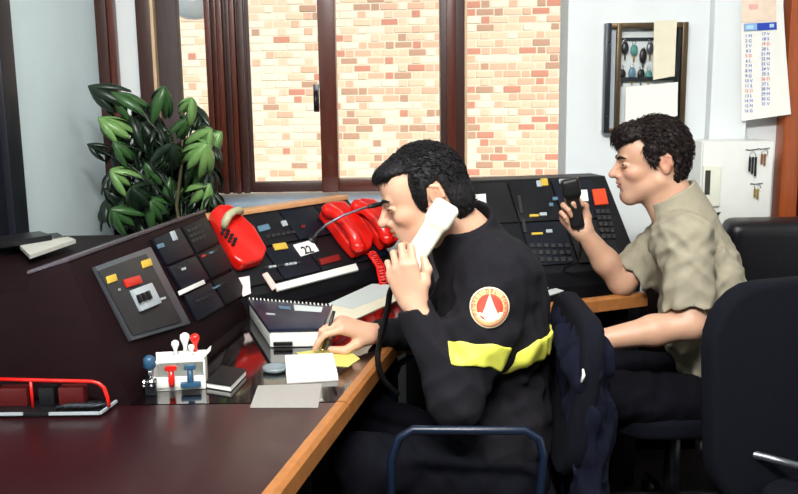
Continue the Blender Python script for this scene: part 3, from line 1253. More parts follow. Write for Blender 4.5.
er.lathe([(.009, 0), (.009, .0008)], e0, 14, PR.n)
part(er, 'emblem', M('dark_red_print', (110, 44, 50), .7), stk)
part(MB().lathe([(.0045, 0), (.0045, .0006)], PR.at(479.5, 203.5, L9 + .003), 12, PR.n), 'emblem', ink, stk)
og = pslab(PR, [(591.5, 190.5), (604.5, 189.5), (608, 205), (594.5, 206)], .008, 'orange_keypad', orange_key, rc_, L9, .002)
for r in range(5):
    for c in range(3):
        pslab(PR, rect(597.5 + c * 5 + r * 1.5, 212 + r * 6.2, 4.0, 4.2, .2, .05), .005, 'key', panel_grey, rc_, L9, .001)
for (cx, cy, w, h, mt) in [(539, 184, 5, 6, key_grey), (544, 182.5, 7, 7, yellow_key), (563, 181.5, 8, 4, key_grey), (575, 180.5, 6, 5, yellow_key),
                           (534, 216, 9, 2.2, yellow_key), (543, 214.5, 7, 3, key_grey), (537, 234, 11, 2, yellow_key), (549, 231.5, 6, 3, key_grey),
                           (583, 196, 9, 11, paper), (520, 205, 3, 18, panel_grey), (555, 199, 5, 3, blue_key), (551, 205, 4, 3, blue_key), (524, 226, 3, 14, panel_grey)]:
    pslab(PR, rect(cx, cy, w, h, .15, .05), .004, 'label_plate' if mt is not panel_grey else 'slider', mt, rc_, L9, 0)
for r in range(3):
    for c in range(6):
        pslab(PR, rect(532 + c * 7 + r * 1.5, 246 + r * 7, 4.5, 4, .2, .05), .005, 'key', panel_grey, rc_, L9, .001)

# worktop
wt = thing('worktop', 'glossy black worktop with oak nosing running along the consoles', 'worktop', (-.2, 2.4, 0))
fe = [(edge_x(1.872), 1.872), (edge_x(2.1326), 2.1326), (-.035, 2.34), (.06, 2.50), (.22, 2.64), (.4651, 2.7501), (.7601, 2.8719), (.80, 2.889)]
bk = [(rR.x, rR.y), (rL.x, rL.y), ((s0 + cd * clen).x, (s0 + cd * clen).y), (s0.x, s0.y), (Bf.x + .002, Bf.y - .02), (Bn.x + .003, 1.887), (Bn.x + .003, 1.872)]
part(MB().prism([V(x, y, ZT - .035) for x, y in fe + bk], (0, 0, .035)), 'top', black_desk, wt)
part(nosing([(x, y, 0) for x, y in fe]), 'edge_strip', oak, wt)
part(MB().box((.74, 2.97, .357), (.04, .12, .715)), 'leg', maroon_dark, wt)
part(MB().box((-.34, 2.5, .357), (.06, .06, .715)), 'leg', maroon_dark, wt)

# ================================================================== THINGS ON THE DESKS


def flat(px, z, th, name, mat, label, cat, group=None):
    return solo(MB().prism([onz(x, y, z) for x, y in px], (0, 0, th)), name, mat, label, cat, group)


# notepad
npd = thing('notepad', 'thick white notepad lying in front of the writing hand', 'notepad', onz(310, 368, ZT))
part(MB().prism([onz(x, y, ZT + .001) for x, y in [(285, 360), (333, 357.5), (338, 380), (287, 383)]], (0, 0, .013)), 'pages', paper, npd, bevel=.001)
part(MB().prism([onz(x, y, ZT + .0003) for x, y in [(284, 360), (334, 357.5), (339, 381), (287, 384)]], (0, 0, .0007)), 'backing_board', paper_grey, npd)
flat([(258, 386), (322, 384), (318, 408), (250, 408)], ZT + .0005, .0012, 'paper_sheet', paper_grey, 'grey printed sheet lying flat in front of the notepad', 'paper')
flat([(296, 353), (318, 350), (352, 353), (360, 359), (348, 367), (318, 365)], ZT + .0004, .0012, 'yellow_paper', paper_yellow, 'yellow paper sheet under the writing hand', 'paper')
gd = onz(275, 371, ZT)
ash = thing('desk_coaster', 'small round smoky grey glass coaster beside the notepad', 'coaster', gd)
part(MB().lathe([(.024, .0005), (.029, .004), (.030, .012), (.026, .012), (.023, .006), (.002, .0055)], gd, 24), 'dish', M('smoky_grey_glass', (120, 132, 138), .15), ash, smooth=True)
# papers beyond
flat([(322, 311), (372, 288), (401, 290), (398, 300), (345, 324), (330, 322)], ZT + .0005, .0015, 'paper_sheet', paper_cream, 'cream paper sheet on the worktop behind the spiral notebook', 'paper')
flat([(328, 304), (372, 284), (396, 285), (400, 291), (352, 309)], ZT + .0022, .001, 'paper_sheet', paper_blue, 'pale blue paper sheet lying over the cream paper', 'paper')
# white desk device with spiral notebook on top
c00, c10 = onz(270, 348, ZT), onz(322, 347, ZT)
hbox = .043
t01 = onz(249, 303, ZT + hbox)
t11 = onz(331, 310, ZT + hbox)
dv = thing('desk_telephone_base', 'white low telephone base on the black worktop under a spiral notebook', 'telephone', (c00 + t11) / 2)
dv.location.z = ZT
ROOT[dv.name] = Vector(dv.location)
q0 = [z_(c00, ZT + .001), z_(c10, ZT + .001), z_(t11, ZT + .001), z_(t01, ZT + .001)]
part(MB().prism(q0, (0, 0, hbox)), 'body', white_pl, dv, bevel=.006)
fv = (c10 - c00).normalized()
fo = Vector((fv.y, -fv.x, 0))
part(MB().box(c00 + fv * .035 + fo * .004 + V(0, 0, .012), (.05, .010, .010), Matrix((fv, -fo, V(0, 0, 1))).transposed()), 'connector', black, dv, bevel=.002)
nb = thing('spiral_notebook', 'dark blue spiral notebook lying on the white telephone base', 'notebook', z_((c00 + t11) / 2, ZT + hbox))
qq = [z_(p, ZT + hbox + .0015) for p in q0]
cen = sum(qq, Vector()) / 4
qq = [cen + (p - cen) * 1.03 for p in qq]
part(MB().prism(qq, (0, 0, .010)), 'cover', M('dark_blue_cover', (26, 30, 52), .35, var=.3, scale=40), nb, bevel=.002)
sp = MB()
for i in range(22):
    p = qq[3].lerp(qq[2], (i + .5) / 22) + V(0, 0, .006)
    bdir = (qq[0] - qq[3]).normalized()
    fdir = (qq[2] - qq[3]).normalized()
    sp.tube([p + bdir * (.006 * math.cos(a)) + V(0, 0, .008 * math.sin(a)) for a in np.linspace(0, 2 * PI, 9)], .0018, 5)
part(sp, 'spiral_binding', white_pl, nb, smooth=True)
for (u0, u1, v0, v1, mt, nm) in [(.55, .9, .10, .34, paper_blue, 'label'), (.35, .5, .18, .30, blue_key, 'label'), (.12, .25, .5, .56, key_grey, 'label')]:
    def bi(u, v):
        return qq[3].lerp(qq[2], u).lerp(qq[0].lerp(qq[1], u), v) + V(0, 0, .0102)
    part(MB().prism([bi(u0, v0), bi(u1, v0), bi(u1, v1), bi(u0, v1)], (0, 0, .0006)), nm, mt, nb)
# little black book
bk_px = [(206, 388), (231, 392), (247, 375), (222, 371)]
sb = thing('pocket_book', 'small black pocket book with white page edges beside the stamp box', 'book', onz(227, 382, ZT))
qb = [onz(x, y, ZT + .001) for x, y in bk_px]
cb2 = sum(qb, Vector()) / 4
part(MB().prism([cb2 + (p - cb2) * .96 + V(0, 0, .001) for p in qb], (0, 0, .011)), 'pages', paper, sb)
part(MB().prism([p + V(0, 0, .0125) for p in qb], (0, 0, .002)), 'cover', black, sb)
part(MB().prism(qb, (0, 0, .0008)), 'cover', black, sb)

# stamp holder
o0, o1 = onz(154, 392, ZT), onz(206, 389, ZT)
sv = (o1 - o0)
sl = sv.length
sv.normalize()
sb_ = Vector((-sv.y, sv.x, 0))
SR = Matrix((sv, sb_, V(0, 0, 1))).transposed()


def sp_pt(a, b, z):
    return o0 + sv * a + sb_ * b + V(0, 0, z)


sh = thing('stamp_holder', 'white plastic stamp holder box on the black worktop', 'stamp holder', sp_pt(sl / 2, .03, 0))
mbx = MB()
mbx.box(sp_pt(sl / 2, .035, .006), (sl, .07, .010), SR)
part(mbx, 'base', white_pl, sh, bevel=.002)
part(MB().box(sp_pt(sl / 2, .002, .017), (sl, .004, .032), SR), 'front_panel', white_pl, sh, bevel=.001)
part(MB().box(sp_pt(sl / 2, .068, .037), (sl, .004, .072), SR), 'rear_panel', white_pl, sh, bevel=.001)
part(MB().box(sp_pt(.002, .035, .025), (.004, .064, .048), SR), 'side_panel', white_pl, sh, bevel=.001)
part(MB().box(sp_pt(sl - .002, .035, .034), (.004, .064, .066), SR), 'side_panel', white_pl, sh, bevel=.001)
part(MB().box(sp_pt(sl / 2, .036, .064), (sl - .01, .05, .003), SR), 'stamp_rack', white_pl, sh)
part(MB().prism([sp_pt(sl - .006, .01, .070), sp_pt(sl + .012, .01, .088), sp_pt(sl + .012, .05, .088), sp_pt(sl - .006, .05, .070)], (.0015, 0, -.0015)), 'flap', white_pl, sh)


def stamp(a, b, z, mk, mh, label, s=1.0):
    p = sp_pt(a, b, z)
    t = thing('rubber_stamp', label, 'stamp', p)
    part(MB().box(p + V(0, 0, .005 * s), (.022 * s, .016 * s, .010 * s), SR), 'stamp_block', mh, t, bevel=.002)
    part(MB().lathe([(.005 * s, .010 * s), (.004 * s, .020 * s), (.007 * s, .030 * s), (.0105 * s, .038 * s), (.0095 * s, .046 * s), (.004 * s, .050 * s)], p, 16), 'stamp_handle', mk, t, smooth=True)


stamp(sl * .42, .036, .066, white_pl, white_pl, 'small white knob rubber stamp above the red T-shaped stamp', .85)
stamp(sl * .60, .050, .066, white_pl, white_pl, 'tall white knob rubber stamp at the back of the holder', 1.1)
stamp(sl * .80, .048, .066, red_pl, white_pl, 'red knob rubber stamp standing on the holder', 1.05)
stamp(sl * .74, .022, .066, white_pl, white_pl, 'low white rubber stamp at the front of the holder', .7)
# stamps hung on the front
for a, mt, lb in [(.36, red_pl, 'red T-shaped stamp hanging on the front of the holder'), (.72, blue_pl, 'blue T-shaped stamp hanging on the front of the holder')]:
    p = sp_pt(sl * a, -.010, .012)
    t = thing('rubber_stamp', lb, 'stamp', p)
    part(MB().box(p + V(0, 0, .045), (.026, .014, .010), SR), 'stamp_block', mt, t, bevel=.002)
    part(MB().tube([p + V(0, 0, .002), p + V(0, 0, .015), p + V(0, 0, .042)], [.006, .0075, .0055], 12), 'stamp_handle', mt, t, smooth=True)
    if mt is blue_pl:
        part(MB().box(p + V(0, 0, .004), (.045, .014, .012), SR), 'stamp_foot', mt, t, bevel=.003)
p = sp_pt(-.004, -.014, 0)
t = thing('date_stamp', 'dark blue metal date stamp standing beside the white stamp holder', 'stamp', p)
part(MB().box(p + V(0, 0, .016), (.024, .022, .030), SR), 'band_frame', steel_dark, t, bevel=.003)
part(MB().tube([p + V(0, 0, .032), p + V(0, 0, .060)], [.006, .006], 10), 'shaft', chrome, t, smooth=True)
part(MB().lathe([(.008, 0), (.014, .006), (.013, .026), (.006, .032)], p + V(0, 0, .058), 16), 'stamp_handle', blue_pl, t, smooth=True)
for i in range(4):
    part(MB().lathe([(.010, -.002), (.010, .002)], p + sv * (-.012 + i * .008) + V(0, 0, .03) - sb_ * .011, 14, sv), 'number_wheel', black if i % 2 else chrome, t)

# red rail pen tray at the left
r0, r1 = onz(-14, 418, ZT), onz(100, 417, ZT)
r2 = onz(116, 405, ZT)
tv = (r1 - r0).normalized()
tray = thing('pen_tray', 'black desk tray with a red rail beside the console end panel', 'tray', (r0 + r1) / 2)
bvec = (r2 - r1)
part(MB().prism([z_(r0, ZT + .001), z_(r1, ZT + .001), z_(r2, ZT + .001), z_(r0 + V(0, .085, 0), ZT + .001)], (0, 0, .010)), 'tray_base', black, tray, bevel=.002)
for (fa, fb) in ((.0, .33), (.56, 1.0)):
    a, b = r0.lerp(r1, fa), r0.lerp(r1, fb)
    part(MB().box((a + b) / 2 + V(0, -.002, .009), ((b - a).length, .004, .006)), 'front_lip', key_grey, tray)
part(MB().box((r1 + r2) / 2 + V(.002, 0, .009), (bvec.length, .004, .006), Matrix.Rotation(math.atan2(bvec.y, bvec.x), 3, 'Z')), 'front_lip', key_grey, tray)
hz = .066
ra, rb2 = at(-14, 379, r1.y + .035), at(92, 381.5, r1.y + .035)
rail = [ra, ra.lerp(rb2, .5), rb2, rb2 + V(.013, 0, -.004), rb2 + V(.024, 0, -.014), rb2 + V(.032, -.005, -.034), rb2 + V(.034, -.006, ZT + .012 - rb2.z)]
part(MB().tube(rail, .0042, 10), 'rail', red_pl, tray, smooth=True, label='red tubular rail')
for f_ in (.05, .42):
    p = ra.lerp(rb2, f_)
    part(MB().tube([p, V(p.x, p.y, ZT + .010)], .0035, 8), 'rail_post', red_pl, tray, smooth=True)
for i, (fa, fb, mt) in enumerate([(.08, .36, M('dark_red_plastic', (80, 16, 16), .4)), (.47, .62, black), (.66, .90, M('dark_red_plastic', (80, 16, 16), .4))]):
    a, b = ra.lerp(rb2, fa), ra.lerp(rb2, fb)
    part(MB().box(((a.x + b.x) / 2, a.y + .02, ZT + .031), (b.x - a.x, .03, .040)), 'compartment', mt, tray, bevel=.003)
for i in range(5):
    p = r0.lerp(r1, .60 + i * .07)
    part(MB().tube([p + V(0, .012, .017), p + V(.04, .03, .019)], .004, 8), 'clip', steel_dark, tray, smooth=True)

# folders and papers on the shelf behind the left console
for i, (q, z, th, mt, nm, lb) in enumerate([
        ([(-20, 246), (58, 238), (66, 243), (-20, 262)], zs, .016, black, 'document_folder', 'black folder lying lowest on the shelf behind the console'),
        ([(20, 249), (68, 240), (76, 243), (30, 259)], zs + .017, .010, M('pale_grey_paper', (186, 188, 180), .8), 'paper_stack', 'pale grey paper stack on the shelf behind the console'),
        ([(-20, 244), (40, 236), (52, 240), (-10, 250)], zs + .028, .014, leather, 'document_folder', 'dark padded folder lying on top of the shelf papers')]):
    flat(q, z + .0005, th, nm, mt, lb, cat='folder' if nm == 'document_folder' else 'papers')

# ------------------------------------------------------------------ red telephones


def red_phone(outline, ax0, ax1, label, keys=None, handset=True, arc=None):
    t = thing('telephone', label, 'telephone', PC.at(*outline[0], L9))
    body = part(slab(PC, outline, .045, L9 + .0005), 'body', red_pl, t, bevel=.012, seg=3)
    if handset:
        a, b = PC.at(*ax0, L9 + .062), PC.at(*ax1, L9 + .062)
        dn = PC.n
        w = (b - a)
        pts = [a - dn * .012, a + w * .04, a + w * .2 + dn * .014, a + w * .5 + dn * .018, a + w * .8 + dn * .014, a + w * .96, b - dn * .012]
        part(MB().tube(pts, [.022, .026, .021, .018, .021, .026, .022], 14), 'handset', red_pl, t, smooth=True)
        for e in (a, b):
            part(MB().lathe([(.022, -.016), (.027, -.004), (.024, .012), (.012, .02)], e, 16, dn), 'handset_cup', red_pl, t, smooth=True)
    if keys:
        for (x, y) in keys:
            pslab(PC, rect(x, y, 3.0, 2.6, .3, .2), .006, 'key', black, t, L9 + .046, .001)
    if arc:
        part(MB().tube([PC.at(x, y, l) for x, y, l in arc], [.010, .013, .013, .012, .013, .010], 12), 'handset', olive_pl, t, smooth=True, label='khaki handset')
    return t


red_phone([(207, 219), (214, 213), (226, 213), (250, 236), (262, 257), (258, 267), (238, 273), (228, 266)], None, None,
          'red telephone with black keys and khaki handset by the plant', handset=False,
          keys=[(222 + i * 3.6 + j * 1.2, 233.5 + i * 3.9 + j * -2.8) for i in range(4) for j in range(3)],
          arc=[(224, 229, .052), (225, 222, .075), (229, 215, .09), (234, 211.5, .09), (239, 210.5, .075), (241, 212, .06)])
red_phone([(317, 217), (325, 209), (339, 208), (357, 226), (369, 243), (366, 255), (351, 260), (341, 249)], (329, 210), (358, 246),
          'red telephone of the pair lying next to the number card')
rp2 = red_phone([(348, 211), (356, 205), (369, 206), (386, 222), (396, 236), (393, 248), (379, 252), (370, 241)], (358, 206), (387, 238),
          'red telephone of the pair with the coiled red cord')
coil = [PC.at(366, 254, .02)]
aa, bb, c2 = PC.at(372, 256, .03), PC.at(380, 268, .02), PC.at(384, 286, .012)
for i in range(150):
    f_ = i / 149
    p = aa.lerp(bb, min(1, f_ * 2)) if f_ < .5 else bb.lerp(c2, f_ * 2 - 1)
    coil.append(p + V(math.cos(i * .5) * .014, math.sin(i * .5) * .010, math.sin(i * .5) * .008 + .008))
part(MB().tube(coil, .0032, 6), 'coiled_cord', red_pl, rp2, smooth=True)

# gooseneck microphone
gm = thing('gooseneck_microphone', 'thin grey gooseneck microphone arching over the red telephones', 'microphone', PC.at(311, 240, L9))
gp = [PC.at(312, 240, .012), PC.at(317, 233, .06), PC.at(327, 224, .10), PC.at(342, 216, .14), PC.at(358, 210, .17), PC.at(368, 207, .185)]
part(MB().lathe([(.02, 0), (.02, .006), (.008, .014)], PC.at(312, 240, L9 + .0005), 18, PC.n), 'base', black, gm, smooth=True)
part(MB().tube(gp, .0042, 8), 'gooseneck', M('grey_flexible_steel', (120, 128, 140), .35, .8), gm, smooth=True)
part(MB().tube([gp[-1], PC.at(374, 205.5, .19), PC.at(383, 203.5, .195)], [.006, .009, .008], 10), 'microphone_head', black, gm, smooth=True)

# papers on the right worktop
for i, (q, mt, lb) in enumerate([([(536, 283), (552, 279), (578, 277), (594, 280), (570, 285), (546, 288)], paper, 'white paper sheet on the worktop beneath the orange keypad console'),
                                 ([(542, 292), (556, 288.5), (564, 291), (548, 296)], paper_blue, 'small pale blue slip next to the oak edge')]):
    flat(q, ZT + .0005 + i * .0001, .0015, 'paper_sheet' if i == 0 else 'paper_slip', mt, lb, 'paper')

# ================================================================== WALL THINGS
# key cabinet
kY = YW - .05
k0, k1, k2, k3 = at(606, 23, kY), at(686, 20.5, kY), at(684, 135, kY), at(603.5, 133, kY)
kx0, kx1, kz0, kz1 = k3.x, k2.x, k3.z, k0.z
kc = thing('key_cabinet', 'open shallow key cabinet with bronze frame on the white wall', 'cabinet', ((kx0 + kx1) / 2, YW, kz0))


def bx(x0, x1, y0, y1, z0, z1):
    return MB().box(((x0 + x1) / 2, (y0 + y1) / 2, (z0 + z1) / 2), (x1 - x0, y1 - y0, z1 - z0))


kw = kx1 - kx0
part(bx(kx0, kx1, YW - .012, YW - .001, kz0, kz1), 'back_board', M('pale_grey_board', (206, 214, 214), .6), kc)
part(bx(kx0, kx0 + .022, kY - .005, YW - .013, kz0, kz1), 'frame_stile', steel_dark, kc, bevel=.003)
part(bx(kx0 + .023, kx0 + .043, kY + .015, YW - .013, kz0 + .01, kz1 - .01), 'inner_strip', key_grey, kc)
part(bx(kx0 + .044, kx0 + .062, kY - .008, YW - .013, kz0 + .004, kz1 - .004), 'door_stile', bronze, kc, bevel=.003)
part(bx(kx1 - .022, kx1, kY - .005, YW - .013, kz0, kz1), 'frame_stile', bronze, kc, bevel=.003)
part(bx(kx1 - .036, kx1 - .024, kY + .012, YW - .013, kz0 + .01, kz1 - .01), 'inner_strip', steel_dark, kc)
part(bx(kx0 + .022, kx1 - .022, kY - .003, YW - .013, kz1 - .022, kz1), 'frame_rail', bronze, kc, bevel=.003)
part(bx(kx0 + .022, kx1 - .022, kY - .003, YW - .013, kz0, kz0 + .020), 'frame_rail', bronze, kc, bevel=.003)
for zz in (.15, .82):
    part(MB().lathe([(.005, 0), (.004, .004)], (kx0 + .011, kY - .006, kz0 + (kz1 - kz0) * zz), 10, (0, -1, 0)), 'screw', chrome, kc)
cbz = at(650, 79, kY).z
part(bx(kx0 + .064, kx1 - .038, kY + .015, kY + .023, cbz - .006, cbz + .008), 'key_bar', steel_dark, kc)
part(bx(kx0 + .064, kx1 - .038, kY + .027, kY + .033, at(650, 40, kY).z, at(650, 37, kY).z), 'key_bar', steel_dark, kc)
keys = [(625, 48, 'dark oval key fob'), (634, 50, 'teal key fob'), (643, 56, 'long black key fob'), (650, 48, 'grey key fob'),
        (622, 74, 'round black key fob'), (632, 73, 'pale blue key fob'), (641, 74, 'black key bundle'), (648.5, 75, 'teal key tag')]
for i, (x, y, lb) in enumerate(keys):
    p = at(x, y, kY + .020)
    mt = [steel_dark, teal_key, black, bezel, black, blue_key, black, teal_key][i]
    kt = thing('hanging_key', lb + (' on the upper hooks of the key cabinet' if i < 4 else ' on the lower hooks of the key cabinet'), 'key', (p.x, p.y, p.z - .03), 'keys in the open key cabinet')
    fob = MB().lathe([(.002, -.004), (.011, -.003), (.012, 0), (.011, .003), (.002, .004)], (0, 0, 0), 16, (0, 1, 0))
    hs = [1.6, 1.4, 2.0, 1.5, 1.3, 1.5, 1.3, 1.2][i]
    fob.v = [(v[0] * 1.25 + p.x, v[1] + p.y - .001, v[2] * hs * 1.3 + p.z) for v in fob.v]
    part(fob, 'fob', mt, kt, smooth=True)
    part(MB().tube([(p.x + .007 * math.cos(a), p.y, p.z + .026 + .009 * math.sin(a)) for a in np.linspace(0, 2 * PI, 11)], .0012, 5), 'ring', chrome, kt, smooth=True)
    part(bx(p.x - .003, p.x + .004, p.y - .001, p.y + .001, p.z - .045, p.z - .012), 'blade', brass if i % 2 else chrome, kt)


def hang_sheet(q, Y, th, name, mat, label, cat, n=6, curl=.0):
    """paper hung on a wall, outline by pixels, with a slight curl"""
    vs, fs = [], []
    c = [at(x, y, Y) for x, y in q]
    for s_ in (0, 1):
        for i in range(n + 1):
            for j in range(n + 1):
                u, v = i / n, j / n
                p = c[0].lerp(c[1], u).lerp(c[3].lerp(c[2], u), v)
                p = p + V(0, -curl * v * v * (.3 + u) - s_ * th, 0)
                vs.append(p)
    m = (n + 1) ** 2
    for i in range(n):
        for j in range(n):
            a = i * (n + 1) + j
            fs.append((a, a + 1, a + n + 2, a + n + 1))
            fs.append((m + a, m + a + n + 1, m + a + n + 2, m + a + 1))
    for i in range(n):
        for (a, b) in ((i, i + 1), (n * (n + 1) + i, n * (n + 1) + i + 1), (i * (n + 1), (i + 1) * (n + 1)), (i * (n + 1) + n, (i + 1) * (n + 1) + n)):
            fs.append((a, b, m + b, m + a))
    return MB().add(vs, fs)


solo(hang_sheet([(654, 21), (677, 20), (674, 76), (653, 80)], kY - .010, .001, '', paper, '', '', curl=.006), 'note_sheet', paper_cream,
     'long cream note hanging from the top of the key cabinet', 'paper', smooth='angle')
solo(hang_sheet([(626, 87), (678, 82), (677, 116), (625, 122)], kY - .006, .001, '', paper, '', '', curl=.004), 'note_sheet', paper,
     'white sheet fixed to the lower half of the key cabinet', 'paper', smooth='angle')

# calendar
cY = YW - .075
cal = thing('wall_calendar', 'tall white wall calendar with blue header bar hanging by the orange door', 'calendar', at(764, 115, cY))
part(hang_sheet([(741, -14), (782, -16), (788, 114), (741, 121)], cY, .002, '', paper, '', '', curl=.02), 'sheet', paper, cal, smooth='angle')
part(hang_sheet([(742, -14), (776, -15), (776, 21), (742, 22.5)], cY - .0055, .001, '', paper, '', '', n=2), 'picture_block', peach_print, cal)
part(hang_sheet([(744, 24), (776.5, 22), (776.8, 29.5), (744.3, 31)], cY - .0075, .001, '', paper, '', '', n=2), 'header_bar', blue_bar, cal)
part(hang_sheet([(744.3, 24.3), (757, 23.5), (757.2, 30), (744.6, 30.8)], cY - .0088, .0008, '', paper, '', '', n=1), 'header_block', lightblue_bar, cal)
xr_, zr_, yr_ = V(1, 0, 0), V(0, 0, 1), V(0, -1, 0)


def wall_text(txt, px, py, size, mat, Y, parent, line=1.0, tilt=0.0):
    xa_ = V(math.cos(tilt), 0, math.sin(tilt))
    za_ = V(-math.sin(tilt), 0, math.cos(tilt))
    return text_part(txt, size, frame_mtx(at(px, py, Y), xa_, za_, V(0, -1, 0)), mat, parent, line=line)


part(hang_sheet([(746.5, 25.6), (753.5, 25.2), (753.5, 29), (746.5, 29.4)], cY - .0105, .0005, '', paper, '', '', n=1), 'header_mark', M('pale_blue_print', (176, 214, 240), .6), cal)
part(hang_sheet([(769.5, 24), (774, 23.7), (774, 27.2), (769.5, 27.5)], cY - .0095, .0005, '', paper, '', '', n=1), 'header_mark', M('pale_blue_print', (176, 214, 240), .6), cal)
part(hang_sheet([(748.5, 4.5), (758, 4.2), (758, 9.2), (750, 9.6)], cY - .0075, .0005, '', paper, '', '', n=1), 'picture_mark', M('pale_red_print', (232, 176, 170), .7), cal)
wd = 'MGVSDLM'
for i in range(16):
    y = 36 + i * 5.0
    cv = .02 * ((y + 14) / 132) ** 2 * .45
    wall_text('%d %s' % (i + 1, wd[i % 7]), 748.5, y, .017, ink_red if wd[i % 7] == 'D' else ink_blue, cY - .0045 - cv, cal)
    if i < 15:
        wall_text('%d %s' % (i + 17, wd[(i + 2) % 7]), 765.5, y - 2, .017, ink_red if wd[(i + 2) % 7] == 'D' else ink_blue, cY - .0055 - cv * 1.6, cal)

# white wall cabinet with handle and hanging keys
bY = YW - .24
b0, b1 = at(703, 142, bY), at(775, 139, bY)
bz0 = at(735, 226, bY).z
wc = thing('wall_cabinet', 'white metal wall cabinet with slotted handle plate below the calendar', 'cabinet', ((b0.x + b1.x) / 2, bY + .1, bz0))
part(bx(b0.x, b1.x, bY + .012, YW - .061, bz0, b0.z), 'body', white_pl, wc, bevel=.004)
dr = part(bx(b0.x + .003, b1.x - .003, bY, bY + .011, bz0 + .003, b0.z - .003), 'door', white_pl, wc, bevel=.003)
h0, h1 = at(701, 166, bY), at(718, 206, bY)
part(bx(h0.x + .006, h1.x, bY - .016, bY - .0005, h1.z, h0.z), 'handle_plate', cream_pl, dr, bevel=.004)
s0_, s1_ = at(704, 170, bY), at(708, 194, bY)
part(bx(s0_.x, s1_.x, bY - .019, bY - .0162, s1_.z, s0_.z), 'handle_slot', M('dark_olive_slot', (52, 54, 48), .5), dr)
part(MB().prism([at(714, 213, bY - .004), at(721, 212, bY - .004), at(718, 216, bY - .004)], (0, .003, 0)), 'lock', black, dr)
for i, (x, y, h_, mt, lb) in enumerate([(752, 163, 26, steel_dark, 'bunch of dark keys hooked on the white cabinet door'), (764, 158, 18, M('tan_leather', (134, 88, 52), .6), 'tan leather key fob on the white cabinet door'),
                                        (757, 192, 16, brass, 'small brass key hooked low on the white cabinet door')]):
    p = at(x, y, bY - .008)
    kt = thing('key_bunch', lb, 'key', (p.x, p.y, at(x, y + h_ * .6, bY).z), 'keys on the white wall cabinet')
    part(MB().tube([(p.x - .025, bY - .002, at(x, y - h_ * .5, bY).z + .002), (p.x - .01, p.y, at(x, y - h_ * .5, bY).z), (p.x + .02, p.y, at(x, y - h_ * .5, bY).z + .004)], .0018, 6), 'hook', steel_dark, kt)
    part(MB().tube([(p.x + .012 * math.cos(a), p.y - .003, at(x, y - h_ * .3, bY).z + .014 * math.sin(a)) for a in np.linspace(0, 2 * PI, 13)], .0015, 5), 'ring', chrome, kt, smooth=True)
    for j in range(3 if i == 0 else 2):
        zc = at(x, y, bY).z
        hh = h_ * 3.45 / 900 * .45
        part(bx(p.x - .014 + j * .010, p.x - .005 + j * .010, p.y - .004 - j * .003, p.y - .002 - j * .003, zc - hh * (.7 + .2 * j), zc + hh * .55), 'key', mt if j < 2 else black, kt, bevel=.0008)

# ================================================================== PLANT
plx, ply = -.86, 3.22
plant = thing('umbrella_plant', 'leafy green umbrella plant standing behind the console by the window', 'plant', (plx, ply, 0))
pot = part(MB().lathe([(.10, .002), (.14, .22), (.155, .23), (.155, .26), (.14, .26), (.135, .235)], (plx, ply, 0), 28), 'pot', pot_m, plant, smooth=True)
part(MB().lathe([(.133, .22), (.133, .238), (.02, .245)], (plx, ply, 0), 24), 'soil', soil_m, pot)


def leaflet_mesh(mat, L=.100, W=.0145):
    vs, fs = [], []
    n = 6
    for i in range(n + 1):
        t = i / n
        w = W * (math.sin(PI * min(1, t * .93 + .05)) ** .75) * (1 if t < .98 else .2)
        x = L * (t - .12 * t * t)
        zd = -L * .38 * t * t
        vs += [(x, w, zd - .004), (x, 0, zd + .002), (x, -w, zd - .004), (x, w * .96, zd - .0052), (x, 0, zd + .0008), (x, -w * .96, zd - .0052)]
    for i in range(n):
        a = i * 6
        fs += [(a, a + 6, a + 7, a + 1), (a + 1, a + 7, a + 8, a + 2), (a + 3, a + 4, a + 10, a + 9), (a + 4, a + 5, a + 11, a + 10),
               (a, a + 3, a + 9, a + 6), (a + 2, a + 8, a + 11, a + 5)]
    return MB().add(vs, fs).mesh('leaflet', mat, smooth=True)


lms = [leaflet_mesh(m) for m in leaf_ms]
stems = []
for i, (dx, dy, top) in enumerate([(-.05, .0, 1.38), (.05, -.04, 1.34), (.02, .05, 1.25)]):
    pts = [V(plx + dx * .4, ply + dy * .4, .24)]
    for j in range(1, 8):
        t = j / 7
        pts.append(V(plx + dx * (1 + 1.2 * t) + .015 * math.sin(j * 2 + i), ply + dy * (1 + t), .24 + (top - .24) * t))
    part(MB().tube(pts, [.012 - .008 * k / 7 for k in range(8)], 8), 'stem', stem_m, plant, smooth=True)
    stems.append(pts)
wh = [(99, 92, 1.15), (119, 98, 1.1), (136, 122, 1.25), (166, 92, 1.25), (190, 104, .9), (186, 125, .9), (207, 135, 1.0), (216, 138, 1.1), (172, 150, 1.0),
      (203, 150, 1.2), (149, 168, .9), (121, 148, .9), (108, 124, 1.1), (171, 183, 1.0), (137, 193, 1.0), (206, 190, 1.1), (118, 176, .9), (153, 204, 1.1),
      (119, 215, 1.1), (98, 150, .7), (140, 106, .9), (157, 118, .9), (150, 142, .9), (178, 168, .9), (128, 166, .8), (188, 182, .9), (163, 130, .9),
      (150, 185, .9), (175, 205, .9), (130, 208, .9), (200, 168, .8), (142, 150, .9), (112, 195, .8), (190, 145, .8), (118, 128, .8), (164, 165, .9), (146, 128, .9), (180, 192, .8), (195, 210, .9), (160, 218, .9)]
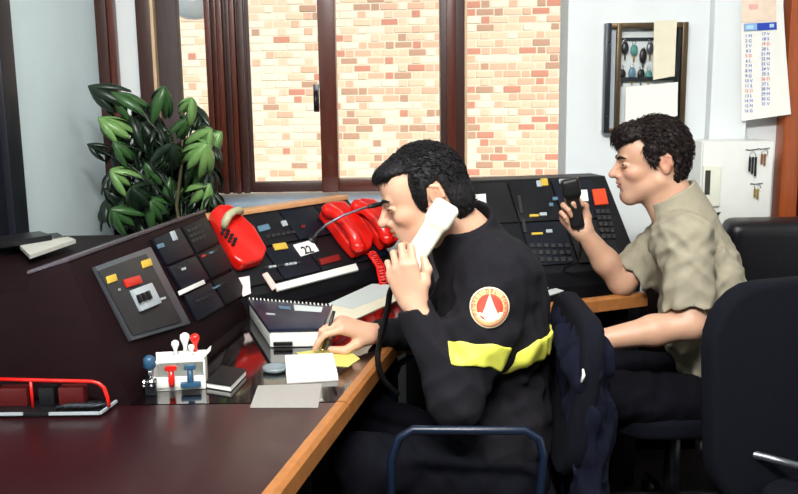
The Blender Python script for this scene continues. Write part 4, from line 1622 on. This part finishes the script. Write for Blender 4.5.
for i, (x, y, s_) in enumerate(wh):
    Yp = ply - random.uniform(.02, .20) if i < 19 else ply + random.uniform(-.06, .12)
    c = at(158 + (x - 160) * 1.14, y - 6, Yp)
    st = stems[i % 3]
    zt = max(.35, c.z - random.uniform(.06, .16))
    k = min(7, max(1, int((zt - .24) / (st[-1].z - .24) * 7)))
    a = st[k]
    mid = a.lerp(c, .5) + V(0, 0, .03)
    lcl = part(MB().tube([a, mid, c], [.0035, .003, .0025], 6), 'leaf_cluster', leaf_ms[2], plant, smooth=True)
    out = V(c.x - plx, (c.y - ply) - .09, .19)
    axn = out.normalized()
    q = V(0, 0, 1).rotation_difference(axn).to_matrix().to_4x4()
    nl = 7
    mi = random.choice([0, 0, 1, 1, 2]) if i < 19 else random.choice([0, 2, 2])  # light painted by depth: brighter front clusters, shaded rear ones
    for j in range(nl):
        ang = 2 * PI * j / nl + random.uniform(-.2, .2)
        m = Matrix.Translation(c) @ q @ Matrix.Rotation(ang, 4, 'Z') @ Matrix.Rotation(random.uniform(.55, 1.05), 4, 'Y') @ Matrix.Scale(1.26 * s_ * random.uniform(.8, 1.08), 4)
        inst('leaflet', lms[mi], lcl, m)

fol = MB()
lv = [Vector(v.co) for v in lms[0].vertices]
lf = [tuple(p.vertices) for p in lms[0].polygons]
for i in range(46):
    c = at(random.uniform(104, 212), random.uniform(104, 222), ply + random.uniform(-.02, .12))
    for j in range(7):
        m = Matrix.Translation(c) @ Matrix.Rotation(2 * PI * j / 7 + random.uniform(-.2, .2), 4, 'Z') @ Matrix.Rotation(random.uniform(.3, 1.0), 4, 'Y') @ Matrix.Scale(random.uniform(.8, 1.25), 4)
        fol.add([m @ v for v in lv], lf)
    k = min(7, max(1, int((c.z - .34) / 1.1 * 7)))
    fol.tube([stems[i % 3][k], c], .0025, 5)
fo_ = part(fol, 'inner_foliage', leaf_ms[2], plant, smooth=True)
fo_['kind'] = 'stuff'

# ================================================================== CHAIRS


def swivel_chair(loc, rz, label, back_z=(.52, .90), back_w=.44, arms=True, seat_z=.46, back_mat=None, r=.10, th=.05):
    """office chair facing local -X; parts built round the origin and turned by rz"""
    t = thing('office_chair', label, 'chair', loc, None)
    R = Matrix.Rotation(rz, 3, 'Z')
    L = Vector(loc)

    def w(x, y, z):
        return L + R @ Vector((x, y, z))

    def wp(mb):
        mb.v = [tuple(L + R @ Vector(v)) for v in mb.v]
        return mb

    def rounded(wd, hg, rad, n=6):
        out = []
        for cx, cy, a0 in ((wd / 2 - rad, hg / 2 - rad, 0), (-wd / 2 + rad, hg / 2 - rad, PI / 2), (-wd / 2 + rad, -hg / 2 + rad, PI), (wd / 2 - rad, -hg / 2 + rad, 1.5 * PI)):
            for k in range(n + 1):
                a = a0 + PI / 2 * k / n
                out.append((cx + rad * math.cos(a), cy + rad * math.sin(a)))
        return out
    bm_ = back_mat or chair_fab
    seat = [V(x, y, seat_z - .06) for x, y in rounded(.46, .46, .10)]
    part(wp(MB().prism(seat, (0, 0, .06))), 'seat', bm_, t, bevel=.02, seg=3)
    zc, hh = (back_z[0] + back_z[1]) / 2, back_z[1] - back_z[0]
    bk_ = [V(.24 + (z / hh) * .05, y, zc + z) for y, z in rounded(back_w, hh, r)]
    part(wp(MB().prism(bk_, (th, 0, 0))), 'backrest', bm_, t, bevel=.018, seg=3)
    part(wp(MB().tube([(.05, 0, seat_z - .075), (.30, 0, seat_z - .07), (.315, 0, seat_z), (.30, 0, zc - .05)], .013, 8)), 'back_support', steel_dark, t, smooth=True)
    part(wp(MB().tube([(0, 0, .10), (0, 0, seat_z - .062)], [.028, .022], 12)), 'column', steel_dark, t, smooth=True)
    for k in range(5):
        a = 2 * PI * k / 5 + .3
        lg = part(wp(MB().tube([(0, 0, .11), (.14 * math.cos(a), .14 * math.sin(a), .10), (.27 * math.cos(a), .27 * math.sin(a), .075)], [.022, .018, .013], 8)), 'base_leg', black, t, smooth=True)
        part(wp(MB().lathe([(.008, -.02), (.026, -.018), (.028, 0), (.026, .018), (.008, .02)], (.27 * math.cos(a), .27 * math.sin(a), .029), 14, (-math.sin(a), math.cos(a), 0))), 'castor', black, lg, smooth=True)
    if arms:
        for s in (-1, 1):
            y = s * .265
            za = .682
            pts = [(.10, y * .85, seat_z - .075), (.15, y, seat_z - .06), (.165, y, za - .06), (.155, y, za - .02), (.125, y, za), (-.12, y, za + .006), (-.15, y, za - .012), (-.168, y, za - .06), (-.172, y, seat_z - .05), (-.13, y * .85, seat_z - .075)]
            part(wp(MB().tube(pts, .0095, 10)), 'armrest', blue_tube, t, smooth=True, label='dark blue tubular armrest')
    return t


c1 = swivel_chair((.145, 2.125, 0), 0, 'navy office chair with blue tubular armrests under the person on the telephone')
c2_ = swivel_chair((1.125, 1.915, 0), math.radians(108), 'large dark chair', back_z=(.38, .945), back_w=.64, arms=False, r=.15, th=.06)
c2_['label'] = 'large empty dark office chair with rounded back and steel bar'
part(MB().tube([at(700, 446, 2.12), at(735, 450, 2.10), at(765, 457, 2.06), at(812, 470, 2.0)], .010, 10), 'support_bar', M('brushed_steel', (120, 124, 130), .35, .9), c2_, smooth=True, label='steel support bar')
c3 = swivel_chair((.86, 2.70, 0), 0, 'dark chair that the person in the grey-green shirt sits on', back_z=(.50, .74), back_w=.36, arms=False)
lc_ = thing('filler_cabinet', 'low dark wood cabinet added to darken the wall beside the tall black console', 'cabinet', (1.0, 3.52, 0))  # cabinet added to darken a bright gap beside the console
part(MB().box((1.0, 3.52, .36), (.32, .32, .72)), 'body', maroon_dark, lc_, bevel=.004)
ld_ = part(MB().box((1.0, 3.352, .36), (.30, .014, .66)), 'door', maroon_dark, lc_, bevel=.003)
part(MB().lathe([(.005, 0), (.010, .012), (.006, .018)], (.88, 3.344, .42), 12, (0, -1, 0)), 'knob', brass, ld_, smooth=True)
# black leather armchair by the door
ac = thing('armchair', 'black leather armchair standing below the white wall cabinet', 'chair', (1.50, 3.2, 0))
part(MB().box((1.50, 3.30, .70), (.60, .13, .46), Matrix.Rotation(.12, 3, 'X')), 'backrest', leather, ac, bevel=.05, seg=4)
part(MB().box((1.50, 3.02, .36), (.52, .50, .18)), 'seat', leather, ac, bevel=.04, seg=4)
for s in (-1, 1):
    part(MB().box((1.50 + s * .31, 3.02, .42), (.11, .56, .36)), 'armrest', leather, ac, bevel=.04, seg=4)
part(MB().box((1.50, 3.05, .13), (.60, .50, .26)), 'base', black, ac, bevel=.01)

# navy jacket hung over the back of the man's chair
jk = thing('jacket', 'navy jacket hung over the chair back behind the person on the telephone', 'jacket', (.43, 2.12, .3))
jt = [rbox((.432, 2.125, .715), (.052, .185, .150), .050),
      rc((.43, 1.98, .805), (.435, 2.26, .805), .056, .056, .05),
      rbox((.445, 2.11, .48), (.050, .17, .24), .045, k=.05),
      rc((.415, 1.945, .77), (.425, 1.93, .44), .046, .042, .03),
      rc((.44, 2.30, .77), (.45, 2.31, .48), .045, .040, .03)]
wv = folds(5, .016, .11, squash=(1.5, 1.5, .35))
sdf_part(jt, (.28, 1.78, .22), (.60, 2.48, .93), .007, 'cloth', navy_cloth, jk, disp=wv)
zp = at(583, 369, 1.885)
part(MB().tube([zp, zp + V(.002, 0, -.014), zp + V(-.003, 0, -.03)], [.002, .004, .0025], 8), 'zip_pull', white_pl, jk, smooth=True)

# ================================================================== PERSON ON THE TELEPHONE
I1 = at(425, 197, 2.13)
H1 = head_frame(I1, 18, 1)
neck1 = at(466, 236, 2.16)
LS, RS = at(501, 275, 2.02), at(476, 272, 2.38)
LE, LW_ = at(456, 402, 1.95), at(416, 311, 2.01)
RE, RW_ = at(436, 330, 2.43), at(376, 335, 2.29)
hip1 = at(507, 478, 2.16)
chest1 = at(493, 318, 2.19)
p1 = thing('person', 'seated person in a black jacket with yellow bands holding a white telephone receiver', 'person', (hip1.x, hip1.y, 0))


def fr_hand(wrist, knuckle, dorsal, left):
    x = (Vector(knuckle) - Vector(wrist)).normalized()
    z = Vector(dorsal)
    z = (z - x * z.dot(x)).normalized()
    y = z.cross(x) * (-1 if left else 1)
    return Fr(wrist, x, y, z)


# left hand grips the receiver, right hand writes
HL = fr_hand(at(414, 303, 2.005), at(398, 260, 2.0), (-.25, -1, .1), True)
hl, hl_pts = hand_prims(HL, [(38, 62, 30), (42, 60, 30), (46, 60, 30), (50, 62, 32)],
                        [(.036, .036, -.010), (.062, .052, -.018), (.090, .050, -.030)], spread=(5, 1, -4, -10))
rw2 = at(370, 334, 2.275)
HR = fr_hand(rw2, at(342, 324, 2.25), (.12, -.30, .95), False)
hr, hr_pts = hand_prims(HR, [(38, 38, 18), (48, 58, 25), (56, 62, 30), (60, 62, 30)],
                        [(.032, .034, -.020), (.056, .044, -.046), (.088, .034, -.062)], spread=(5, 0, -4, -8))
body1 = head_prims(H1)
body1 += [rc(H1.p(-.035, 0, -.045), neck1, .055, .060, .03),
          rc(H1.p(-.010, 0, -.075), A3(neck1) + np.array([-.03, 0, .0]), .044, .050, .03),
          rc(neck1, chest1, .056, .10, .03), rc(chest1, hip1, .10, .11, .06),
          rc(LS, RS, .045, .045, .03), rc(LS, LE, .05, .042, .03), rc(LE, HL.p(0, 0, 0), .042, .026, .02),
          rc(RS, RE, .05, .042, .03), rc(RE, HR.p(0, 0, 0), .042, .026, .02)]
body1 += hl + hr
LH1, RH1 = at(505, 482, 2.06), at(505, 478, 2.27)
LK1, RK1 = V(-.10, 2.02, .545), V(-.10, 2.33, .545)
LA1, RA1 = V(-.06, 2.02, .10), V(-.08, 2.33, .10)
allp = [I1, LS, RS, LE, RE, hip1, HR.p(.19, 0, 0), HL.p(.15, 0, 0)]
lo, hi = bounds(allp, .17)
sdf_part(body1, lo, hi, .0028, 'body', skin_m, p1, colorfn=skin_color([H1]))


def add_face(p, H, brow_mat, prims, look=(1, 0, -.3)):
    for s in (1, -1):
        c = H.p(.0805, .0345 * s, .0005)
        lk = Vector(H.x * look[0] + H.y * look[1] + H.z * look[2]).normalized()
        mb = MB().lathe([(k_ * .90, z_k * .90) for k_, z_k in ((.0005, -.012), (.006, -.0102), (.0102, -.006), (.0118, 0), (.0102, .006), (.0072, .0095))], c, 16, lk)
        e = part(mb, 'eye', eye_w, p, smooth=True)
        part(MB().lathe([(.0066, .0082), (.0060, .0092), (.0030, .0107), (.0004, .0111)], c, 14, lk), 'iris', iris_m, e, smooth=True)
        # lids, skin tone darkened with the shade of the eye socket
        for (dz, a0) in ((1, .0035), (-1, -.0045)):
            pts = [H.p(.083, (.0345 + u * .0145) * s, .0005 + dz * (.0058 if dz > 0 else .0052) * (1 - u * u * .85)) + H.x * (.0095 - .013 * u * u) for u in np.linspace(-1, 1, 7)]
            part(MB().tube(pts, [.0012, .0022, .0026, .0028, .0026, .0022, .0012], 6), 'eyelid', M('eyelid_skin_shaded', (146, 96, 76), .5), p, smooth=True)
        pts = [H.p(.0965, .011 * s, .0185), H.p(.0975, .020 * s, .0225), H.p(.0930, .033 * s, .0255), H.p(.0790, .047 * s, .0215)]
        q = np.array([pts[0] * (1 - t_) + pts[1] * t_ for t_ in (0, .5)] + [pts[1] * (1 - t_) + pts[2] * t_ for t_ in (0, .5)] + [pts[2] * (1 - t_) + pts[3] * t_ for t_ in (0, .35, .7, 1)])
        for _ in range(8):
            d_ = sdf(prims, q)
            g_ = np.stack([sdf(prims, q + e_) - d_ for e_ in np.eye(3) * 1e-3], 1)
            g_ = g_ / (np.linalg.norm(g_, axis=1)[:, None] + 1e-9)
            q = q - g_ * (d_ - .0012)[:, None]
        part(MB().tube(list(q), [.0018, .0034, .0042, .0044, .0042, .0038, .0028, .0012], 6), 'eyebrow', brow_mat, p, smooth=True)


add_face(p1, H1, hair_black, head_prims(H1), (1, .25, -.45))
hairp1 = [el(H1.p(-.010, 0, .036), (.100, .083, .094), H1.R), el(H1.p(.058, 0, .082), (.042, .058, .024), H1.R, .02), el(H1.p(-.055, 0, -.02), (.060, .071, .065), H1.R, .02),
          poly2([(.13, .100), (.100, .078), (.070, .074), (.045, .078), (.018, .074), (.026, .045), (.026, .012), (.018, -.028), (-.002, -.018), (-.010, .028), (-.040, .038), (-.052, -.005),
                 (-.060, -.078), (-.13, -.06), (-.17, .05), (-.1, .2), (.08, .2), (.15, .13)], H1)]
_, hp1 = sdf_part(hairp1, A3(I1) - .17, A3(I1) + .17, .003, 'hair', hair_black, p1, disp=waves(3, .0014, .022))
hairo = [c for c in p1.children if c.name.startswith('hair')][0]
tufts(hp1, H1, hair_black, hairo, 4000, .016, 4, lambda a: (-.6 + 2.0 * (a[0] > .03), .1 * np.sign(a[1]), -.8 if a[0] < .03 else .1), width=.0014,
      sel=lambda q: (q[:, 2] > -.06) & (np.linalg.norm((q - np.array([-.010, 0, .036])) / np.array([.100, .083, .094]), axis=1) > .97))

# jacket: sleeves, torso, collar
cuffL = A3(LW_)
torso1 = [rc(A3(chest1) + np.array([.0, .0, .02]), A3(chest1) + np.array([.005, 0, -.12]), .135, .14, .05),
          rc(A3(LS) + np.array([.0, .06, -.02]), A3(RS) + np.array([.0, -.06, -.02]), .098, .095, .06),
          rc(A3(LS) + np.array([.01, .07, -.16]), A3(RS) + np.array([.02, -.07, -.16]), .115, .11, .06),
          rc(A3(LH1) + np.array([.0, .05, .12]), A3(RH1) + np.array([0, -.05, .12]), .125, .125, .08),
          rc(A3(LH1) + np.array([-.01, .05, .0]), A3(RH1) + np.array([-.01, -.05, .0]), .12, .12, .06),
          rc(neck1, A3(chest1) + np.array([0, 0, .08]), .072, .12, .06)]
armL = [rc(A3(LS) + np.array([0, .02, 0]), A3(LS) * .5 + A3(LE) * .5, .084, .072, .05), rc(A3(LS) * .5 + A3(LE) * .5, LE, .072, .062, .04),
        rc(LE, cuffL, .062, .044, .03)]
armR = [rc(RS, RE, .085, .066, .05), rc(RE, RW_, .064, .042, .03)]
collar = collar_prims(H1, neck1, .092, .080, .056, (.40, 0, .05))
wj = folds(11, .0065, .12)
lo, hi = bounds([LS, RS, LE, RE, neck1, LH1, RH1, RW_, LW_], .16)
jacket1 = torso1 + armL + armR + collar
cutL = (A3(HL.o) - A3(LE))
cutL = cutL / np.linalg.norm(cutL)
cutR = (A3(HR.o) - A3(RE))
cutR = cutR / np.linalg.norm(cutR)
sleeveL = [rc(LE, HL.p(0, 0, 0) - HL.x * .02, .066, .046, .03)]
# open cuffs: hollow the sleeve mouth around each wrist
hollow = [cut_end(HL.p(-.004, 0, 0), HL.x, .075, .0), cut_end(HR.p(-.004, 0, 0), HR.x, .06, .0),
          rc(HL.p(-.012, 0, 0), HL.p(.03, 0, 0), .031, .036, .003, 's'), rc(HR.p(-.012, 0, 0), HR.p(.03, 0, 0), .031, .036, .003, 's')]
sdf_part(torso1 + armL + armR + collar + hollow, lo, hi, .0045, 'jacket', jacket_m, p1, disp=calm(wj, neck1))
# high-visibility bands
aL = (A3(LE) - A3(LS))
aL = aL / np.linalg.norm(aL)


def slab_i(c, n, hw):
    c, n = A3(c), A3(n)
    n = n / np.linalg.norm(n)
    return (lambda P: np.abs((P - c) @ n) - hw, .001, 'i')


def inflate(pr, d):
    return [((lambda f: (lambda P: f(P) - d))(fn), k, op) for fn, k, op in pr]


bc = at(484, 356, 1.92)
sdf_part(inflate(armL[:2], .0045) + [slab_i(bc, aL + np.array([.20, 0, 0]), .030)], A3(bc) - .16, A3(bc) + .2, .003, 'reflective_band', band_m, p1, disp=wj,
         label='fluorescent yellow band round the sleeve')
bt = at(535, 345, 2.1)
sdf_part(inflate(torso1, .0045) + [slab_i(bt, (-.30, .12, 1), .029)], lo, hi, .0045, 'reflective_band', band_m, p1, disp=wj, label='fluorescent yellow band round the back')


def drape(prims, disp, o, u, v, n, pts, lift, th):
    """project flat (a, b) points on to a cloth surface along -n; returns world points"""
    out = []
    P = np.array([A3(o) + A3(u) * a + A3(v) * b + A3(n) * .12 for a, b in pts])
    nn = A3(n)
    for _ in range(60):
        d = sdf(prims, P) + disp(P) * .5 - lift
        P = P - nn * np.clip(d, -.01, .01)[:, None] * .8
    return [Vector(p) for p in P]


pc_ = at(490, 307.5, 1.93)
nP = (CAM - pc_)
nP = Vector((nP.x * .9 + .1, nP.y, nP.z * .5)).normalized()
uP = Vector((0, 0, 1)).cross(nP).normalized()
vP = nP.cross(uP)
PRA = torso1 + armL


def disc(r, lift, mat, name, parent, seg=28, rings=4, shape=None):
    pts = []
    for i in range(rings + 1):
        for k in range(seg):
            a = 2 * PI * k / seg
            rr = (shape(a) if shape else r) * i / rings
            pts.append((rr * math.cos(a), rr * math.sin(a)))
    w = drape(PRA, wj, pc_, uP, vP, nP, pts, lift, 0)
    vs = w + [p - nP * .0012 for p in w]
    fs = []
    m = len(w)
    for i in range(rings):
        for k in range(seg):
            a, b = i * seg + k, i * seg + (k + 1) % seg
            fs.append((a, b, b + seg, a + seg))
    for k in range(seg):
        a, b = rings * seg + k, rings * seg + (k + 1) % seg
        fs.append((a, b, m + b, m + a))
    return part(MB().add(vs, fs), name, mat, parent, smooth=True)


RPt = .0445
pat = disc(RPt, .0035, patch_edge, 'arm_patch', p1)
pat['label'] = 'round cream and red shoulder badge with a flame emblem'
disc(RPt * .93, .0042, patch_red, 'badge_ring', pat)
disc(RPt * .90, .0049, M('peach_embroidery', (234, 178, 126), .8, var=.08, scale=200), 'badge_field', pat)
disc(RPt * .66, .0056, patch_red, 'badge_centre', pat)


def draped_poly(pts, lift, mat, name):
    w = drape(PRA, wj, pc_, uP, vP, nP, pts, lift, 0)
    return part(MB().prism(w, -nP * .0010), name, mat, pat)


flame = [(-.010, -.030), (-.017, -.012), (-.011, .000), (-.007, .012), (-.003, .022), (0, .030), (.003, .021), (.006, .012), (.011, .000), (.017, -.013), (.010, -.030)]
draped_poly(flame, .0064, patch_edge, 'flame_emblem')
draped_poly([(-.030, -.012), (-.021, -.010), (-.010, -.022), (.010, -.022), (.021, -.010), (.030, -.012), (.020, -.026), (.0, -.031), (-.020, -.026)], .0064, patch_edge, 'wreath_emblem')
draped_poly([(-.004, -.012), (0, .004), (.004, -.012), (0, -.018)], .0072, M('green_embroidery', (120, 150, 90), .8), 'flame_emblem')
word = 'VIGILI DEL FUOCO'
for i, ch in enumerate(word):
    if ch == ' ':
        continue
    a = math.radians(205 - i * (230 / (len(word) - 1)))
    rr = RPt * .79
    c = drape(PRA, wj, pc_, uP, vP, nP, [(rr * math.cos(a), rr * math.sin(a))], .0056, 0)[0]
    ux = uP * math.sin(a) - vP * math.cos(a)
    text_part(ch, .012, frame_mtx(c, ux, nP.cross(ux), nP), patch_red, pat, depth=.0003)

# trousers and shoes
wt1 = folds(21, .007, .12)
tr1 = [rc(hip1, LH1, .11, .10, .05), rc(hip1, RH1, .11, .10, .05), rc(LH1, LK1, .098, .072, .04), rc(RH1, RK1, .098, .072, .04),
       rc(LK1, LA1, .070, .056, .03), rc(RK1, RA1, .070, .056, .03)]
lo, hi = bounds([LH1, RH1, LK1, RK1, LA1, RA1], .15)
sdf_part(tr1 + [half((0, 0, .075), (0, 0, -1))], lo, hi, .006, 'trousers', trouser_m, p1, disp=wt1)
for A in (LA1, RA1):
    sdf_part([rc(A + V(.02, 0, -.058), A + V(-.15, 0, -.066), .040, .032, .03), rc(A, A + V(0, 0, -.05), .045, .045, .03), half((0, 0, .004), (0, 0, -1))],
             A3(A) - .24, A3(A) + .14, .005, 'shoe', shoe_m, p1)

# white receiver with black cord
rcv = thing('telephone_receiver', 'white telephone receiver held to the ear of the person in black', 'telephone', at(420, 260, 2.03))
ea, mo = Vector(H1.p(-.012, .108, .004)), None
ea = at(442, 214, 2.020)
mo = at(409, 266, 2.035)
ra_ = (mo - ea).normalized()
rn = Vector((0, 1, 0))
rn = (rn - ra_ * rn.dot(ra_)).normalized()
rs = ra_.cross(rn)
RRm = [list(ra_), list(rs), list(rn)]
RRm = np.array(RRm).T
mid = (ea + mo) / 2
rlen_ = (mo - ea).length
rp = [rbox(A3(mid) - A3(rn) * .004, (rlen_ / 2 + .010, .025, .012), .010, RRm),
      rbox(A3(ea) - A3(rn) * .001, (.030, .031, .017), .013, RRm, k=.012),
      rbox(A3(mo) - A3(rn) * .001, (.028, .030, .016), .012, RRm, k=.012)]
sdf_part(rp, A3(mid) - .16, A3(mid) + .16, .0028, 'receiver', cream_pl, rcv)
ce = mo + ra_ * .03
cpts = [ce, at(391, 290, 2.06), at(388, 306, 2.07), at(384, 325, 2.09), at(379, 347, 2.11), at(378, 362, 2.105), at(384, 380, 2.11), at(400, 396, 2.13)]
cc_ = []
for i in range(len(cpts) - 1):
    for j in range(6):
        a, b, c, d = cpts[max(i - 1, 0)], cpts[i], cpts[i + 1], cpts[min(i + 2, len(cpts) - 1)]
        t_ = j / 6
        cc_.append(.5 * ((2 * b) + (c - a) * t_ + (2 * a - 5 * b + 4 * c - d) * t_ ** 2 + (3 * b - a - 3 * c + d) * t_ ** 3))
part(MB().tube(cc_, .0072, 8), 'cord', M('black_rubber', (8, 8, 10), .6, spec=.2), rcv, smooth=True)
# pen in the writing hand
pen = thing('pen', 'black pen held in the writing hand', 'pen', onz(322, 355, ZT + .003))
tip, top_ = onz(322, 353, ZT + .004), at(334, 311, 2.235)
pd_ = (top_ - tip)
part(MB().tube([tip + pd_ * .10, tip + pd_], [.0045, .0045], 10), 'barrel', black, pen, smooth=True)
part(MB().tube([tip, tip + pd_ * .10], [.0008, .0042], 10), 'tip', brass, pen, smooth=True)

# ================================================================== PERSON WITH THE RADIO MICROPHONE
I2 = at(651, 163, 2.70)
H2 = head_frame(I2, 3, 5)
neck2 = at(682, 214, 2.69)
LS2, RS2 = at(686, 238, 2.51), at(676, 230, 2.87)
LE2, LW2 = at(690, 324, 2.44), at(600, 340, 2.46)
RE2, RW2 = at(622, 282, 2.86), at(585, 236, 2.83)
chest2 = at(700, 272, 2.69)
hip2 = at(716, 392, 2.69)
p2 = thing('person', 'seated person in a grey-green short-sleeved shirt holding a black microphone', 'person', (hip2.x, hip2.y, 0))
# right hand round the microphone, palm to the camera; left hand resting forward
HR2 = fr_hand(at(584, 233, 2.825), at(566, 208, 2.835), (-.35, 1, .1), False)
h2r, _ = hand_prims(HR2, [(46, 84, 62), (50, 86, 62), (52, 86, 62), (54, 86, 62)],
                    [(.036, .034, -.012), (.070, .046, -.026), (.096, .030, -.040)], spread=(3, 0, -3, -6))
HL2 = fr_hand(LW2, at(570, 346, 2.48), (0, -.4, .9), True)
h2l, _ = hand_prims(HL2, [(20, 25, 15)] * 4, [(.036, .036, -.012), (.066, .050, -.020), (.092, .056, -.024)])
body2 = head_prims(H2, nose=.985)
body2 += [rc(H2.p(-.035, 0, -.045), neck2, .056, .062, .03),
          rc(H2.p(-.005, 0, -.075), A3(neck2) + np.array([-.035, 0, -.02]), .044, .05, .03),
          rc(neck2, chest2, .056, .09, .03), rc(chest2, hip2, .09, .10, .06), rc(LS2, RS2, .043, .043, .03),
          rc(LS2, LE2, .047, .043, .03), rc(LE2, A3(LE2) * .6 + A3(LW2) * .4, .042, .042, .02), rc(A3(LE2) * .6 + A3(LW2) * .4, HL2.p(0, 0, 0), .042, .029, .02),
          rc(RS2, RE2, .047, .043, .03), rc(RE2, A3(RE2) * .55 + A3(RW2) * .45, .042, .041, .02), rc(A3(RE2) * .55 + A3(RW2) * .45, HR2.p(0, 0, 0), .041, .029, .02)]
body2 += h2r + h2l
LH2, RH2 = A3(hip2) + np.array([-.02, -.10, -.01]), A3(hip2) + np.array([-.02, .10, -.01])
LK2, RK2 = V(.50, 2.50, .545), V(.50, 2.74, .545)
LA2, RA2 = V(.54, 2.50, .10), V(.52, 2.74, .10)
lo, hi = bounds([I2, LS2, RS2, LE2, RE2, hip2, HR2.p(.13, 0, 0), HL2.p(.19, 0, 0)], .17)
sdf_part(body2, lo, hi, .0028, 'body', skin_m, p2, colorfn=skin_color([H2], .86))
add_face(p2, H2, hair_brown, head_prims(H2, nose=.985), (1, .25, -.15))
hairp2 = [el(H2.p(-.020, 0, .040), (.096, .084, .096), H2.R), el(H2.p(.062, 0, .082), (.044, .060, .038), H2.R, .03), el(H2.p(-.048, 0, -.01), (.056, .069, .066), H2.R, .02),
          poly2([(.15, .060), (.112, .058), (.095, .070), (.070, .082), (.030, .086), (.026, .060), (.030, .036), (.008, .006), (-.002, .004), (-.008, .034), (-.030, .042), (-.050, .036), (-.060, .00),
                 (-.060, -.045), (-.085, -.078), (-.15, -.06), (-.18, .05), (-.1, .2), (.1, .2), (.16, .1)], H2)]
_, hp2 = sdf_part(hairp2, A3(I2) - .18, A3(I2) + .18, .003, 'hair', hair_brown, p2, disp=waves(8, .0065, .035))
hairo2 = [c for c in p2.children if c.name.startswith('hair')][0]
tufts(hp2, H2, hair_brown, hairo2, 4000, .020, 9, lambda a: (-.5 + 2.0 * (a[0] > .04), .1 * np.sign(a[1]), -.7 if a[0] < .04 else -.1), width=.0016,
      sel=lambda q: (q[:, 2] > -.06) & (np.linalg.norm((q - np.array([-.02, 0, .04])) / np.array([.104, .086, .098]), axis=1) > .97))
# shirt
hemL = A3(LS2) * .18 + A3(LE2) * .82
hemR = A3(RS2) * .18 + A3(RE2) * .82
dL, dR = A3(LE2) - A3(LS2), A3(RE2) - A3(RS2)
c2v = A3(chest2)
tor2 = [rc(A3(LS2) + np.array([0, .07, -.02]), A3(RS2) + np.array([0, -.07, -.02]), .085, .085, .06),
        rc(c2v + np.array([.0, -.08, -.03]), c2v + np.array([.0, .08, -.03]), .115, .115, .06),
        rc(c2v + np.array([.01, -.06, -.17]), c2v + np.array([.01, .06, -.17]), .118, .118, .06),
        rc(A3(hip2) + np.array([0, -.06, .08]), A3(hip2) + np.array([0, .06, .08]), .122, .122, .06),
        rc(neck2, c2v + np.array([0, 0, .04]), .070, .11, .06)]
col2 = collar_prims(H2, neck2, .090, .080, .078) + [el(A3(neck2) + np.array([-.085, 0, -.0]), (.022, .022, .04), None, .01, 's')]


def sleeve(S, E, dv_, hem, r0=.080, r1=.074):
    n = dv_ / np.linalg.norm(dv_)
    return [rc(A3(S) + np.array([0, .0, 0]), A3(hem) + n * .0, r0, r1, .05)], [None, rc(A3(hem) + n * .008, hem + n * .1, .046, .07, .004, 's')]


sL, uL = sleeve(LS2, LE2, dL, hemL)
sR, uR = sleeve(RS2, RE2, dR, hemR, .078, .072)
ws = folds(31, .0078, .10)
lo, hi = bounds([LS2, RS2, LE2, RE2, neck2, hip2], .17)


shirt_pr = sL + [cut_end(hemL, dL)] + sR + [cut_end(hemR, dR)] + uL[1:] + uR[1:] + tor2 + col2
sdf_part(shirt_pr, lo, hi, .0042, 'shirt', shirt_m, p2, disp=calm(ws, neck2))
wt2 = folds(41, .007, .12)
tr2 = [rc(hip2, LH2, .115, .10, .05), rc(hip2, RH2, .115, .10, .05), rc(LH2, LK2, .098, .072, .04), rc(RH2, RK2, .098, .072, .04),
       rc(LK2, LA2, .070, .056, .03), rc(RK2, RA2, .070, .056, .03)]
lo, hi = bounds([LH2, RH2, LK2, RK2, LA2, RA2], .15)
sdf_part(tr2 + [half((0, 0, .075), (0, 0, -1))], lo, hi, .006, 'trousers', trouser_m, p2, disp=wt2)
for A in (LA2, RA2):
    sdf_part([rc(A + V(.02, 0, -.058), A + V(-.15, 0, -.066), .040, .032, .03), rc(A, A + V(0, 0, -.05), .045, .045, .03), half((0, 0, .004), (0, 0, -1))],
             A3(A) - .24, A3(A) + .14, .005, 'shoe', shoe_m, p2)
# microphone in the hand
mic = thing('hand_microphone', 'black hand microphone held up by the person in the grey-green shirt', 'microphone', at(574, 222, 2.80))
mt_, mb_ = at(570, 184, 2.795), at(578, 228, 2.795)
mdir = (mt_ - mb_).normalized()
mx_ = Vector((1, 0, 0))
mx_ = (mx_ - mdir * mx_.dot(mdir)).normalized()
mR = np.array([list(mx_), list(mdir.cross(mx_)), list(mdir)]).T
mm = (mt_ + mb_) / 2
sdf_part([rbox(mm, (.022, .014, .072), .010, mR), rbox(A3(mt_) - A3(mdir) * .012, (.029, .019, .030), .012, mR, k=.01)], A3(mm) - .12, A3(mm) + .12, .003, 'casing', black, mic)
mcord = [mb_, at(581, 250, 2.83), at(578, 262, 2.88), at(565, 268, 2.95), onz(560, 274, ZT + .006)]
part(MB().tube(mcord, .004, 8), 'cord', black, mic, smooth=True)
